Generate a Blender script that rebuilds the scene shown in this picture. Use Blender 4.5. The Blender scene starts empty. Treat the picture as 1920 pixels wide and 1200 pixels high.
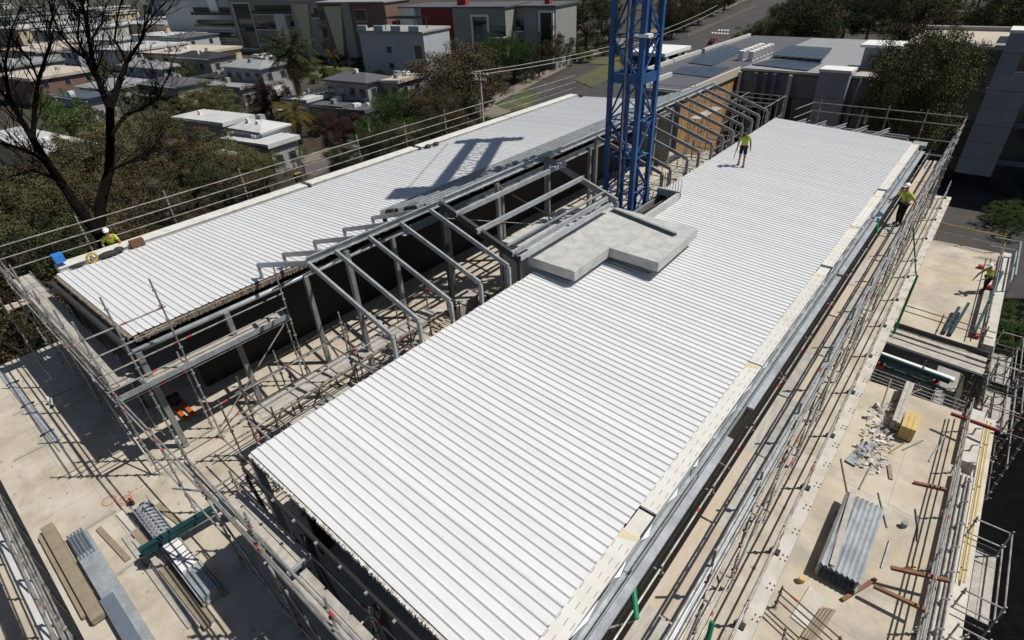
import bpy, bmesh, math, random
from mathutils import Vector, Matrix, Quaternion
import numpy as np
random.seed(7)
D = bpy.data
scene = bpy.context.scene
COL = scene.collection

# ------------------------------------------------------------------ camera
FPX, YAW, PITCH, ROLL, ZC = 1032.39, math.radians(-41.4543), math.radians(33.3073), math.radians(3.0532), 13.15
fw = np.array([math.sin(YAW)*math.cos(PITCH), math.cos(YAW)*math.cos(PITCH), -math.sin(PITCH)])
rt = np.array([math.cos(YAW), -math.sin(YAW), 0.0]); dn = np.cross(fw, rt)
rt2 = math.cos(ROLL)*rt + math.sin(ROLL)*dn; dn2 = -math.sin(ROLL)*rt + math.cos(ROLL)*dn
cam_d = D.cameras.new('camera'); cam = D.objects.new('camera', cam_d); COL.objects.link(cam)
cam_d.sensor_width = 36; cam_d.lens = 36*FPX/1920; cam_d.clip_start = 0.1; cam_d.clip_end = 3000
cam.matrix_world = Matrix(((rt2[0], -dn2[0], -fw[0], 0), (rt2[1], -dn2[1], -fw[1], 0), (rt2[2], -dn2[2], -fw[2], ZC), (0, 0, 0, 1)))
scene.camera = cam
scene.render.resolution_x = 1024; scene.render.resolution_y = 640

# ------------------------------------------------------------------ sky, sun, exposure
SUN = Vector((-0.405, -0.335, -0.853)).normalized()
world = D.worlds.new('World'); scene.world = world; world.use_nodes = True
wn = world.node_tree; bg = wn.nodes['Background']; sky = wn.nodes.new('ShaderNodeTexSky')
sky.sky_type = 'NISHITA'; sky.sun_disc = False
sky.sun_elevation = math.asin(-SUN.z); sky.sun_rotation = math.atan2(-SUN.x, -SUN.y)
wn.links.new(sky.outputs[0], bg.inputs[0]); bg.inputs[1].default_value = 0.05
sl = D.lights.new('sun', 'SUN'); sl.energy = 4.6; sl.angle = math.radians(0.53); sl.color = (1.0, 0.955, 0.88)
so = D.objects.new('sun', sl); COL.objects.link(so); so.location = (30, 25, 60)
so.rotation_euler = SUN.to_track_quat('-Z', 'Y').to_euler()
scene.view_settings.view_transform = 'Standard'; scene.view_settings.look = 'None'
scene.view_settings.exposure = 0.0; scene.view_settings.gamma = 1.0

# ------------------------------------------------------------------ pixel -> place helpers (photograph is 1920 x 1200)
O3 = np.array([0, 0, ZC])
def ray(x, y):
    return rt2*((x-960)/FPX) + dn2*((y-600)/FPX) + fw
def at(x, y, z):
    d = ray(x, y); return Vector(d*((z-ZC)/d[2]) + O3)
def atX(x, y, X):
    d = ray(x, y); return Vector(d*(X/d[0]) + O3)
def atY(x, y, Y):
    d = ray(x, y); return Vector(d*(Y/d[1]) + O3)
V = Vector

# ------------------------------------------------------------------ materials
MATS = {}
def mat(name, c1, c2=None, rough=0.7, metal=0.0, scale=3.0, bump=0.0, bscale=None, detail=5, stain=None, sscale=0.4, obj_var=0.0, spec=0.4, stretch=None, speck=None):
    m = D.materials.new(name); m.use_nodes = True; nt = m.node_tree; N = nt.nodes; L = nt.links
    b = N['Principled BSDF']; b.inputs['Roughness'].default_value = rough; b.inputs['Metallic'].default_value = metal
    b.inputs['Specular IOR Level'].default_value = spec
    geo = N.new('ShaderNodeNewGeometry'); vec = geo.outputs['Position']
    if stretch:
        mp = N.new('ShaderNodeMapping'); mp.inputs['Scale'].default_value = stretch; L.new(vec, mp.inputs['Vector']); vec = mp.outputs[0]
    c2 = c2 or tuple(v*0.8 for v in c1)
    nz = N.new('ShaderNodeTexNoise'); nz.inputs['Scale'].default_value = scale; nz.inputs['Detail'].default_value = detail
    nz.inputs['Roughness'].default_value = 0.62; L.new(vec, nz.inputs['Vector'])
    rp = N.new('ShaderNodeValToRGB'); rp.color_ramp.elements[0].position = 0.32; rp.color_ramp.elements[1].position = 0.68
    rp.color_ramp.elements[0].color = (*c1, 1); rp.color_ramp.elements[1].color = (*c2, 1); L.new(nz.outputs['Fac'], rp.inputs['Fac'])
    col = rp.outputs['Color']
    if stain:
        n2 = N.new('ShaderNodeTexNoise'); n2.inputs['Scale'].default_value = sscale; n2.inputs['Detail'].default_value = 7; n2.inputs['Roughness'].default_value = 0.68
        L.new(vec, n2.inputs['Vector']); r2 = N.new('ShaderNodeValToRGB'); r2.color_ramp.elements[0].position = 0.46; r2.color_ramp.elements[1].position = 0.66
        L.new(n2.outputs['Fac'], r2.inputs['Fac']); mx = N.new('ShaderNodeMix'); mx.data_type = 'RGBA'
        L.new(r2.outputs['Color'], mx.inputs['Factor']); L.new(col, mx.inputs[6]); mx.inputs[7].default_value = (*stain, 1); col = mx.outputs[2]
    if speck:
        n4 = N.new('ShaderNodeTexNoise'); n4.inputs['Scale'].default_value = speck[1]; n4.inputs['Detail'].default_value = 3; L.new(vec, n4.inputs['Vector'])
        r4 = N.new('ShaderNodeValToRGB'); r4.color_ramp.elements[0].position = speck[2]; r4.color_ramp.elements[1].position = speck[2]+.05; L.new(n4.outputs['Fac'], r4.inputs['Fac'])
        m4 = N.new('ShaderNodeMix'); m4.data_type = 'RGBA'; L.new(r4.outputs['Color'], m4.inputs['Factor']); L.new(col, m4.inputs[6]); m4.inputs[7].default_value = (*speck[0], 1); col = m4.outputs[2]
    if obj_var:
        oi = N.new('ShaderNodeObjectInfo'); hs = N.new('ShaderNodeHueSaturation'); mr = N.new('ShaderNodeMapRange')
        mr.inputs[3].default_value = 1-obj_var; mr.inputs[4].default_value = 1+obj_var*0.6; L.new(oi.outputs['Random'], mr.inputs[0]); L.new(mr.outputs[0], hs.inputs['Value'])
        L.new(col, hs.inputs['Color']); col = hs.outputs[0]
    L.new(col, b.inputs['Base Color'])
    if bump:
        n3 = N.new('ShaderNodeTexNoise'); n3.inputs['Scale'].default_value = bscale or scale*6; n3.inputs['Detail'].default_value = 4; L.new(vec, n3.inputs['Vector'])
        bp = N.new('ShaderNodeBump'); bp.inputs['Strength'].default_value = bump; bp.inputs['Distance'].default_value = 0.02
        L.new(n3.outputs['Fac'], bp.inputs['Height']); L.new(bp.outputs[0], b.inputs['Normal'])
    MATS[name] = m; return m

mat('roof_white', (.66, .668, .678), (.635, .645, .655), rough=.45, scale=.6, stain=(.625, .635, .645), sscale=2.2, obj_var=.05, speck=((.46,.46,.46), 8, .73))
mat('parapet_white', (.66, .655, .63), (.59, .585, .56), rough=.7, scale=2, stain=(.5, .48, .42), sscale=2.5)
mat('cream_board', (.65, .64, .605), (.61, .60, .56), rough=.75, scale=2.5, stain=(.57, .55, .49), sscale=1.2, obj_var=.06)
mat('glue_stain', (.55, .46, .28), (.62, .55, .40), scale=5)
mat('dark_slot', (.20, .19, .16), (.25, .235, .20))
mat('galvanised', (.42, .45, .47), (.29, .315, .335), rough=.42, metal=.25, scale=7, detail=8, stain=(.24, .26, .28), sscale=2.2)
mat('galv_bright', (.55, .58, .61), (.40, .43, .46), rough=.36, metal=.3, scale=5, stain=(.34, .36, .39), sscale=1.2)
mat('frame_grey', (.30, .315, .32), (.22, .235, .24), rough=.5, metal=.3, scale=5, stain=(.17, .18, .185), sscale=2)
mat('plank_pale', (.50, .465, .41), (.42, .385, .335), rough=.85, scale=2, stretch=(6,.7,6), stain=(.36,.32,.27), sscale=2, obj_var=.12)
mat('steel_dark', (.05, .053, .057), (.037, .04, .043), rough=.6, metal=.2)
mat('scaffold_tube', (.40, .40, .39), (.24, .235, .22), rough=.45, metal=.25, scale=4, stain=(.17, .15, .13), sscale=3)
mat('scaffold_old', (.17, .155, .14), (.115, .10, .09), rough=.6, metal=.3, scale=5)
mat('red_paint', (.36, .055, .05), (.28, .05, .045), rough=.6)
mat('concrete_deck', (.52, .475, .41), (.41, .36, .285), rough=.9, scale=.8, detail=11, stain=(.34, .295, .225), sscale=.9, bump=.3, bscale=14, speck=((.24,.21,.17), 3.5, .66))
mat('concrete_terrace', (.51, .47, .40), (.41, .335, .235), rough=.9, scale=.55, detail=11, stain=(.33, .30, .255), sscale=.75, bump=.2, bscale=12)
mat('concrete_light', (.50, .50, .485), (.41, .41, .40), rough=.85, scale=3, detail=10, stain=(.34, .34, .33), sscale=2.2, bump=.25, speck=((.25,.25,.24), 7, .66))
mat('concrete_pale', (.56, .535, .49), (.48, .455, .41), rough=.85, scale=2, detail=8, stain=(.43, .39, .33), sscale=1.6)
mat('concrete_grey', (.33, .32, .30), (.26, .25, .235), rough=.9, scale=2)
mat('plank_timber', (.48, .40, .305), (.39, .315, .23), rough=.8, scale=2, stretch=(6, .7, 6), stain=(.45, .40, .345), sscale=1.5, obj_var=.2)
mat('plank_grey', (.40, .375, .335), (.31, .29, .26), rough=.85, scale=6, stain=(.47, .44, .39), sscale=4, obj_var=.12)
mat('timber_beam', (.29, .245, .175), (.22, .18, .125), rough=.8, scale=4, obj_var=.1)
mat('timber_rust', (.23, .11, .06), (.17, .08, .045), rough=.8, scale=4)
mat('insulation_brown', (.20, .16, .125), (.10, .08, .065), rough=.95, scale=16, detail=9, bump=.6, stain=(.36, .31, .25), sscale=14)
mat('foil_white', (.70, .70, .69), (.5, .48, .45), rough=.6, scale=9, bump=.5, stain=(.34, .29, .24), sscale=6)
mat('crane_blue', (.020, .092, .27), (.014, .066, .20), rough=.5, scale=3, stain=(.018, .05, .13), sscale=2.2, spec=.4, speck=((.09,.07,.06), 8, .68))
mat('concrete_block', (.4, .39, .37), (.33, .32, .3))
mat('shade_black', (.004, .004, .004), (.007, .007, .007), rough=1, spec=.02)  # near-black colour that stands in for deep shade on the ground
mat('rubber_black', (.018, .018, .018), (.028, .028, .028), rough=.7)
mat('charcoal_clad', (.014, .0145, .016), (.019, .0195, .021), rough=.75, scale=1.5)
mat('charcoal_panel', (.15, .165, .185), (.13, .14, .16), rough=.55, scale=.6, obj_var=.1)
mat('grey_panel', (.27, .295, .33), (.235, .257, .29), rough=.6, scale=.6, obj_var=.06)
mat('glass_dark', (.022, .045, .045), (.012, .026, .03), rough=.08, spec=.7, scale=.4)
mat('glass_mid', (.035, .045, .052), (.02, .027, .033), rough=.1, spec=.7, scale=.4)
mat('timber_screen', (.44, .27, .13), (.36, .21, .095), rough=.75, scale=2, obj_var=.2)
mat('white_paint', (.74, .74, .72), (.66, .66, .64), rough=.6, scale=2)
mat('offwhite', (.56, .555, .53), (.48, .475, .45), rough=.75, scale=1)
mat('cream_wall', (.55, .46, .31), (.48, .39, .26), rough=.8, scale=1)
mat('pale_cream', (.50, .49, .36), (.44, .43, .31), rough=.8)
mat('wall_bluegrey', (.42, .46, .49), (.37, .405, .43), rough=.8, scale=.4)
mat('wall_grey', (.33, .33, .32), (.27, .27, .265), rough=.8, scale=.4)
mat('wall_olive', (.28, .285, .265), (.24, .245, .225), rough=.8, scale=.4)
mat('wall_red', (.16, .016, .018), (.13, .014, .016), rough=.7)
mat('wall_brown', (.19, .115, .095), (.155, .095, .08), rough=.8)
mat('roof_slate', (.105, .105, .12), (.085, .085, .098), rough=.6, scale=.5)
mat('roof_charcoal', (.035, .035, .038), (.027, .027, .03), rough=.6)
mat('roof_greymetal', (.30, .305, .31), (.25, .255, .26), rough=.5, scale=.5)
mat('roof_beige', (.50, .44, .37), (.44, .385, .32), rough=.7)
mat('roof_pale', (.56, .565, .565), (.46, .465, .465), rough=.55, scale=.5)
mat('chimney_red', (.32, .045, .04), (.27, .04, .035))
mat('solar_blue', (.028, .036, .062), (.02, .026, .048), rough=.18, spec=.6, scale=.6)
mat('asphalt', (.052, .050, .049), (.042, .041, .040), rough=.95, scale=.9, stain=(.068, .064, .06), sscale=.15, bump=.2, bscale=20)
mat('asphalt_pale', (.10, .095, .088), (.085, .08, .075), rough=.95, scale=.6, stain=(.13, .12, .11), sscale=.15)
mat('footpath', (.20, .172, .138), (.16, .138, .112), rough=.95, scale=.8, stain=(.17, .145, .11), sscale=.3)
mat('line_white', (.6, .6, .58), (.5, .5, .48), rough=.8)
mat('ground_dirt', (.050, .045, .033), (.034, .032, .023), rough=1, scale=.4, stain=(.07, .06, .043), sscale=.1)
mat('lawn', (.062, .082, .024), (.042, .058, .018), rough=1, scale=.8, detail=8, stain=(.13, .12, .05), sscale=.25)
mat('dry_grass', (.10, .098, .045), (.065, .072, .03), rough=1, scale=.8, detail=8)
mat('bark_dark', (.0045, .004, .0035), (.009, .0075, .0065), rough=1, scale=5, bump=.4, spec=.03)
mat('bark_pale', (.20, .17, .14), (.12, .10, .08), rough=1, scale=4)
mat('bark_brown', (.09, .07, .05), (.06, .047, .035), rough=1, scale=4)
def leafmat(n, a, b):
    m = mat(n, a, b, rough=.75, scale=.8, detail=4, obj_var=.25, spec=.12)
    return m
leafmat('leaf_olive', (.14, .13, .062), (.070, .075, .032)); leafmat('leaf_green', (.062, .105, .026), (.034, .062, .016))
leafmat('leaf_dark', (.046, .054, .024), (.026, .034, .015)); leafmat('leaf_brown', (.105, .082, .046), (.062, .052, .029))
leafmat('leaf_purple', (.058, .026, .028), (.034, .017, .019)); leafmat('leaf_yellow', (.14, .105, .02), (.085, .075, .02))
leafmat('leaf_lime', (.125, .135, .045), (.08, .092, .032)); leafmat('leaf_palm', (.055, .062, .028), (.03, .037, .017))
leafmat('leaf_dry', (.10, .075, .045), (.065, .05, .03))
mat('reflective', (.62, .63, .62), (.55, .56, .55), rough=.3)
mat('hivis', (.42, .52, .05), (.34, .43, .04), rough=.8, scale=6); mat('navy', (.012, .014, .035), (.009, .010, .024), rough=.9)
mat('black_cloth', (.012, .012, .016), (.009, .009, .012), rough=.9); mat('skin', (.33, .17, .11), (.28, .14, .09), rough=.6, scale=9)
mat('helmet_white', (.78, .78, .76), (.72, .72, .7), rough=.35); mat('cap_dark', (.02, .03, .025), (.015, .02, .02), rough=.9)
mat('boot', (.035, .022, .014), (.025, .016, .011), rough=.8); mat('brown_leather', (.16, .085, .05), (.12, .06, .035), rough=.8, scale=6)
mat('orange', (.45, .11, .02), (.38, .09, .02), rough=.5); mat('yellow_paint', (.48, .35, .07), (.40, .29, .06), rough=.5)
mat('yellow_timber', (.55, .42, .17), (.47, .35, .14), rough=.8, scale=6); mat('blue_box', (.03, .20, .62), (.025, .17, .55), rough=.5)
mat('teal_steel', (.014, .065, .075), (.010, .045, .055), rough=.45, metal=.2); mat('green_paint', (.012, .23, .10), (.01, .19, .085), rough=.5)
mat('car_red', (.25, .02, .02), (.22, .018, .018), rough=.25, spec=.6); mat('car_white', (.62, .62, .62), (.58, .58, .58), rough=.25, spec=.6)
mat('plastic_grey', (.25, .26, .27), (.2, .21, .22)); mat('spray_red', (.42, .11, .08), (.36, .10, .07), rough=.9)
mat('paper', (.62, .61, .60), (.5, .49, .48), rough=.9, scale=8)
mat('sheet_blue', (.30, .36, .42), (.24, .29, .34), rough=.35, metal=.6, scale=3)

# ------------------------------------------------------------------ object helpers
class MB:
    """collects simple solids; build() links them as ONE mesh object"""
    def __init__(s): s.v = []; s.f = []
    def poly(s, vs, fs):
        o = len(s.v); s.v += [tuple(v) for v in vs]; s.f += [tuple(i+o for i in f) for f in fs]; return s
    def box(s, x0, x1, y0, y1, z0, z1):
        return s.poly([(x0,y0,z0),(x1,y0,z0),(x1,y1,z0),(x0,y1,z0),(x0,y0,z1),(x1,y0,z1),(x1,y1,z1),(x0,y1,z1)],
                      [(3,2,1,0),(4,5,6,7),(0,1,5,4),(1,2,6,5),(2,3,7,6),(3,0,4,7)])
    def bar(s, p, q, w, h, up=(0,0,1)):
        """rectangular bar from p to q, w wide sideways, h tall towards up (centred)"""
        p, q = V(p), V(q); d = (q-p).normalized(); u = V(up); sd = d.cross(u)
        if sd.length < 1e-4: sd = d.cross(V((1,0,0)))
        sd.normalize(); u = sd.cross(d).normalized(); a = sd*w/2; b = u*h/2
        return s.poly([p-a-b, p+a-b, p+a+b, p-a+b, q-a-b, q+a-b, q+a+b, q-a+b],
                      [(0,1,2,3),(7,6,5,4),(0,4,5,1),(1,5,6,2),(2,6,7,3),(3,7,4,0)])
    def cee(s, p, q, w, h, t=.012, up=(0,0,1), flip=1):
        """C-section: web plus two flanges"""
        p, q = V(p), V(q); d = (q-p).normalized(); u = V(up); sd = d.cross(u).normalized()*flip; u = sd.cross(d).normalized()
        if u.dot(V(up)) < 0: u = -u
        s.bar(p-sd*(w/2), q-sd*(w/2), t, h, up)
        s.bar(p+u*(h/2)+sd*(t/2), q+u*(h/2)+sd*(t/2), w, t, up); s.bar(p-u*(h/2)+sd*(t/2), q-u*(h/2)+sd*(t/2), w, t, up); return s
    def tube(s, p, q, r, n=8, r2=None, cap=True):
        p, q = V(p), V(q); d = (q-p).normalized(); a = d.orthogonal().normalized(); b = d.cross(a); r2 = r if r2 is None else r2
        vs = [p+(a*math.cos(t)+b*math.sin(t))*r for t in [2*math.pi*i/n for i in range(n)]] + [q+(a*math.cos(t)+b*math.sin(t))*r2 for t in [2*math.pi*i/n for i in range(n)]]
        fs = [(i, (i+1)%n, n+(i+1)%n, n+i) for i in range(n)]
        if cap: fs += [tuple(reversed(range(n))), tuple(range(n, 2*n))]
        return s.poly(vs, fs)
    def path(s, pts, r, n=6):
        for a, b in zip(pts[:-1], pts[1:]): s.tube(a, b, r, n)
        return s
    def prism(s, pts, z0, z1):
        n = len(pts); ar = sum(pts[i][0]*pts[(i+1)%n][1]-pts[(i+1)%n][0]*pts[i][1] for i in range(n))
        if ar < 0: pts = list(reversed(pts))
        return s.poly([(p[0],p[1],z0) for p in pts]+[(p[0],p[1],z1) for p in pts],
                      [tuple(reversed(range(n))), tuple(range(n,2*n))]+[(i,(i+1)%n,n+(i+1)%n,n+i) for i in range(n)])
    def ball(s, c, r, n=8, m=5, sq=(1,1,1)):
        vs = []; fs = []
        for j in range(m+1):
            t = math.pi*j/m
            for i in range(n):
                p = 2*math.pi*i/n; vs.append((c[0]+r*sq[0]*math.sin(t)*math.cos(p), c[1]+r*sq[1]*math.sin(t)*math.sin(p), c[2]+r*sq[2]*math.cos(t)))
        for j in range(m):
            for i in range(n): fs.append((j*n+i, (j+1)*n+i, (j+1)*n+(i+1)%n, j*n+(i+1)%n))
        return s.poly(vs, fs)
    def mesh(s, name):
        me = D.meshes.new(name); me.from_pydata(s.v, [], s.f); me.update(); return me
    def build(s, name, m, parent=None, smooth=False, local=False):
        o = D.objects.new(name, s.mesh(name)); o.data.materials.append(MATS[m]); COL.objects.link(o)
        if smooth:
            for p in o.data.polygons: p.use_smooth = True
        if parent is not None: adopt(o, parent, local)
        return o
def adopt(o, parent, local=False):
    o.parent = parent
    if not local:
        t = V((0,0,0)); q = parent
        while q: t += q.location; q = q.parent
        o.location = o.location - t
def tag(o, label, cat, group=None, kind=None):
    if label: o['label'] = label
    if cat: o['category'] = cat
    if group: o['group'] = group
    if kind: o['kind'] = kind
    return o
def thing(name, label, cat, loc=(0,0,0), group=None, rz=0):
    o = D.objects.new(name, None); COL.objects.link(o); o.location = loc; o.rotation_euler.z = rz; o.empty_display_size = .2
    return tag(o, label, cat, group)
def struct(o): o['kind'] = 'structure'; return o
def inst(src, name, loc, parent=None, rot=None, scale=None):
    o = src.copy(); o.name = name; COL.objects.link(o); o.parent = parent; o.location = loc
    if rot is not None: o.rotation_euler = rot
    if scale is not None: o.scale = scale
    return o
def copy_tree(src, parent=None):
    c = src.copy(); COL.objects.link(c); c.parent = parent
    for ch in list(src.children): copy_tree(ch, c)
    return c
R = random.uniform
# ================================================================== GROUND, ROADS
ZG = -8.5
g = MB(); g.poly([(-700,-150,ZG),(250,-150,ZG),(250,900,ZG),(-700,900,ZG)], [(0,1,2,3)])
struct(g.build('ground', 'ground_dirt'))
def patch(name, m, px, dz):
    pts = [at(x, y, ZG) for x, y in px]
    ar = sum(pts[i].x*pts[(i+1)%len(pts)].y-pts[(i+1)%len(pts)].x*pts[i].y for i in range(len(pts)))
    if ar < 0: pts.reverse()
    b = MB(); b.poly([(p.x, p.y, ZG+dz) for p in pts], [tuple(range(len(pts)))]); return struct(b.build(name, m))
# street that runs past the left scaffold and climbs out of the picture
patch('road', 'asphalt', [(250,420),(470,345),(640,300),(780,262),(905,215),(975,182),(1075,128),(1160,92),(1262,62),(1330,40),(1420,0),(1470,-30),(1530,-30),(1490,0),(1435,38),(1385,68),(1330,100),(1265,128),(1225,190),(1180,250),(900,340),(500,480),(250,520)], .012)
patch('footpath', 'footpath', [(470,335),(640,290),(780,252),(905,207),(975,172),(1075,120),(1160,84),(1262,54),(1330,32),(1418,-8),(1412,-8),(1322,28),(1252,48),(1150,76),(1064,112),(962,162),(890,196),(770,240),(630,276),(470,318)], .10)
patch('driveway', 'asphalt_pale', [(560,320),(620,268),(660,262),(690,285),(640,308),(590,330)], .02)
patch('driveway', 'footpath', [(840,232),(925,196),(960,210),(880,238)], .115)
patch('verge', 'lawn', [(930,200),(985,170),(1012,180),(1000,200),(960,210)], .12)
patch('verge', 'lawn', [(880,230),(915,222),(925,232),(880,250)], .12)
patch('verge', 'dry_grass', [(1075,150),(1130,124),(1165,117),(1165,140),(1110,165)], .13)
patch('verge', 'lawn', [(440,150),(540,118),(600,110),(668,118),(640,142),(560,150)], .02)
patch('verge', 'dry_grass', [(1090,120),(1150,105),(1190,108),(1150,122)], .125)
patch('asphalt_yard', 'asphalt', [(1700,330),(1920,330),(2100,420),(2100,560),(1830,556),(1740,470)], .012)
patch('painted_shade_sheet', 'shade_black', [(1830,560),(2300,560),(2600,1400),(1700,1500),(1780,900)], .018)  # dark sheet laid on the ground to paint the deep shade beside the terrace
for k, (x0, y0) in enumerate([(1334+i*5.6, 62.5+i*.35) for i in range(6)] + [(1346+i*5.6, 57.5+i*.2) for i in range(4)]):
    patch('crossing_stripe', 'line_white', [(x0,y0),(x0+3.6,y0),(x0+4.6,y0-2.2),(x0+1,y0-2.2)], .02)

# ================================================================== THE UNFINISHED BUILDING
B = thing('unfinished_building', 'unfinished long building with two white ribbed metal roofs and open steel ridge frames between', 'building', (-14, 18, ZG))
s = MB(); s.box(-28.3, -.4, -1.7, 40.7, -.32, 0); s.build('floor_slab', 'concrete_deck', B)
s = MB(); s.box(-27.6, -.9, -1.0, 40.2, ZG, -.32); s.build('lower_storeys', 'concrete_grey', B)
s = MB(); s.box(-.78, -.402, 6, 40.698, .003, .022); s.build('edge_strip', 'concrete_pale', B)
s = MB(); s.box(-.9, 3.2, 5, 23.9, -3.3, -3); s.build('terrace_slab', 'concrete_terrace', B)
s = MB(); s.box(-.9, 3.2, 29.4, 41.3, -3.3, -3); s.build('terrace_slab', 'concrete_terrace', B)
s = MB(); s.box(-.9, 3.0, 23.9, 29.4, -6.2, -6); s.build('terrace_slab', 'concrete_grey', B)
s = MB(); s.box(-.9, 3.0, 6, 41, ZG, -6.2); s.build('lower_storeys', 'concrete_grey', B)
s = MB(); s.box(-30, -4, -14, -1.75, -3.3, -3.0); s.build('terrace_slab', 'concrete_terrace', B)
# joints cut in the deck, seen as thin proud battens of mortar
for px, py, qx, qy in ((-24, -.6, -24, 1.3), (-21.2, -1.2, -21.2, .4), (-16.2, -1.4, -16.2, .2), (-13.9, -1.5, -13.9, .6)):
    s = MB(); s.bar((px, py, .012), (qx, qy, .012), .09, .024); s.build('mortar_strip', 'concrete_grey', B)

# ---- ribbed roofs
PITCH_R = .2122
def sheet_mesh(x0, x1, z0, z1, name):
    prof = [(0,0),(.145,0),(.173,.033),(.189,.033),(.198,0),(PITCH_R,0)]
    b = MB(); n = len(prof)
    b.poly([(x0,y,z0+z) for y,z in prof]+[(x1,y,z1+z) for y,z in prof], [(i, n+i, n+i+1, i+1) for i in range(n-1)]); return b
TR = math.tan(math.radians(3.3)); TL = math.tan(math.radians(3.0))
zr = lambda x: 4.10-(x+10.44)*TR      # right roof plane
zl = lambda x: 4.35+(x+17.40)*TL      # left roof plane
def make_roof(x0, x1, z0, z1, y0, n, label, cut=None):
    rf = MB().box(x0+.05, x1-.05, y0+.03, y0+n*PITCH_R-.03, min(z0,z1)-.16, min(z0,z1)-.10).build('roof', 'steel_dark', B)
    rf['label'] = label
    full = short = None
    for i in range(n):
        y = y0+i*PITCH_R
        if cut and cut[0] < y < cut[1]:
            if short is None: short = o = sheet_mesh(cut[2], x1, zr(cut[2]), z1, 'roof_sheet').build('roof_sheet', 'roof_white', rf)
            else: o = inst(short, 'roof_sheet', (0,0,0), rf)
        else:
            if full is None: full = o = sheet_mesh(x0, x1, z0, z1, 'roof_sheet').build('roof_sheet', 'roof_white', rf)
            else: o = inst(full, 'roof_sheet', (0,0,0), rf)
        o.location = (R(-.012,.012), y, R(-.002,.002))
    return rf
RF_R = make_roof(-10.44, -3.0, 4.10, zr(-3.0), 2.68, 164, 'white ribbed metal roof beside the walkway, with an L-shaped slab on it', cut=(18.75, 21.9, -9.45))
RF_L = make_roof(-25.3, -17.4, zl(-25.3), 4.35, 2.80, 165, 'white ribbed metal roof behind the low white parapet')

def ragged(name, m, p, q, side, w, t, n, parent, jit=.05):
    """strip along p->q, ragged on its outer side"""
    p, q, sd = V(p), V(q), V(side).normalized(); top = []; out = []
    for i in range(n+1):
        c = p.lerp(q, i/n); top.append(c-sd*.10); out.append(c+sd*(w+R(-jit, jit))+V((0,0,R(-.02,.0))))
    b = MB(); N = n+1; dz = V((0,0,-t))
    b.poly(top+out+[v+dz for v in top]+[v+dz+V((0,0,R(-.03,.02))) for v in out],
           [(i, i+1, N+i+1, N+i) for i in range(n)]+[(N+i, N+i+1, 3*N+i+1, 3*N+i) for i in range(n)]+[(2*N+i, 3*N+i, 3*N+i+1, 2*N+i+1) for i in range(n)])
    o = b.build(name, m, parent)
    bm = bmesh.new(); bm.from_mesh(o.data); bmesh.ops.recalc_face_normals(bm, faces=bm.faces); bm.to_mesh(o.data); bm.free(); return o
ragged('insulation_edge', 'insulation_brown', (-17.42,2.8,4.30), (-17.42,8.6,4.30), (1,0,0), .10, .15, 240, RF_L, .02)
ragged('insulation_edge', 'insulation_brown', (-17.42,8.6,4.30), (-17.42,37,4.30), (1,0,0), .04, .12, 300, RF_L, .02)
ragged('insulation_edge', 'insulation_brown', (-25.2,2.82,zl(-25.2)-.02), (-17.4,2.82,4.33), (0,-1,0), .14, .16, 300, RF_L, .022)
ragged('insulation_edge', 'foil_white', (-10.42,2.7,4.06), (-10.42,12.3,4.06), (-1,0,0), .07, .08, 260, RF_R, .05)
ragged('insulation_edge', 'foil_white', (-10.42,22,4.06), (-10.42,37.4,4.06), (-1,0,0), .06, .10, 130, RF_R, .06)
ragged('insulation_edge', 'foil_white', (-10.44,2.70,4.07), (-3.0,2.70,zr(-3)-.03), (0,-1,0), .09, .09, 300, RF_R, .025)
# steel under the roofs
def bar(name, m, p, q, w, h, parent=B): return MB().bar(p, q, w, h).build(name, m, parent)
bar('edge_beam', 'charcoal_clad', (-10.5,2.42,3.74), (-2.9,2.42,3.36), .06, .14)
bar('edge_beam', 'steel_dark', (-25.4,2.55,zl(-25.4)-.32), (-17.4,2.55,4.02), .12, .24)
bar('edge_beam', 'frame_grey', (-10.42,2.6,3.80), (-10.42,37.4,3.80), .12, .26)
MB().tube((-17.3,2.6,3.92), (-17.3,13,3.86), .085, 12).build('eave_tube', 'galv_bright', B, True)
MB().cee((-17.25,13,3.86), (-17.25,37.5,3.86), .14, .3).build('eave_beam', 'galvanised', B)
for y in (2.7, 5.4, 8.35, 12.4, 15.45, 19.2, 23, 27, 31, 35, 37.4):
    bar('column', 'frame_grey', (-17.2,y,0), (-17.2,y,3.9), .16, .16)
    bar('column', 'steel_dark', (-25.0,y,0), (-25.0,y,3.7), .16, .16)
    if y != 19.2: bar('column', 'frame_grey', (-10.5,y,0), (-10.5,y,3.7), .16, .16)
for x in (-8.2, -5.8, -3.4): bar('column', 'steel_dark', (x,2.42,0), (x,2.42,3.3), .14, .14)
for x0, z0, x1, z1 in ((-10.3,3.7,-9.0,0.1),(-8.2,3.4,-6.9,.1),(-6.9,.1,-5.8,3.4)):
    bar('brace', 'steel_dark', (x0,2.36,z0), (x1,2.36,z1), .07, .07)
for x in (-23.0, -20.4): bar('column', 'steel_dark', (x,2.62,0), (x,2.62,3.8), .14, .14)
for k_, (a_, c_) in enumerate((((-28.2,-.35),(-18,-.35)),((-22.6,-1.6),(-22.6,.4)),((-17.6,-1.6),(-17.6,1.2)),((-12.3,-1.6),(-12.3,.4)),((-18,.1),(-9,.1)))): MB().bar((*a_,.001), (*c_,.001), .012, .004).build('saw_cut', 'concrete_grey', B)
for a_, c_, z_ in (((-.38,17.4),(2.98,17.0),-3),((-.38,11.9),(2.98,11.6),-3),((-.38,34.6),(2.98,34.2),-3),((1.5,17.1),(1.5,20.2),-3)): MB().bar((*a_,z_+.001), (*c_,z_+.001), .014, .004).build('saw_cut', 'concrete_grey', B)
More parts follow.
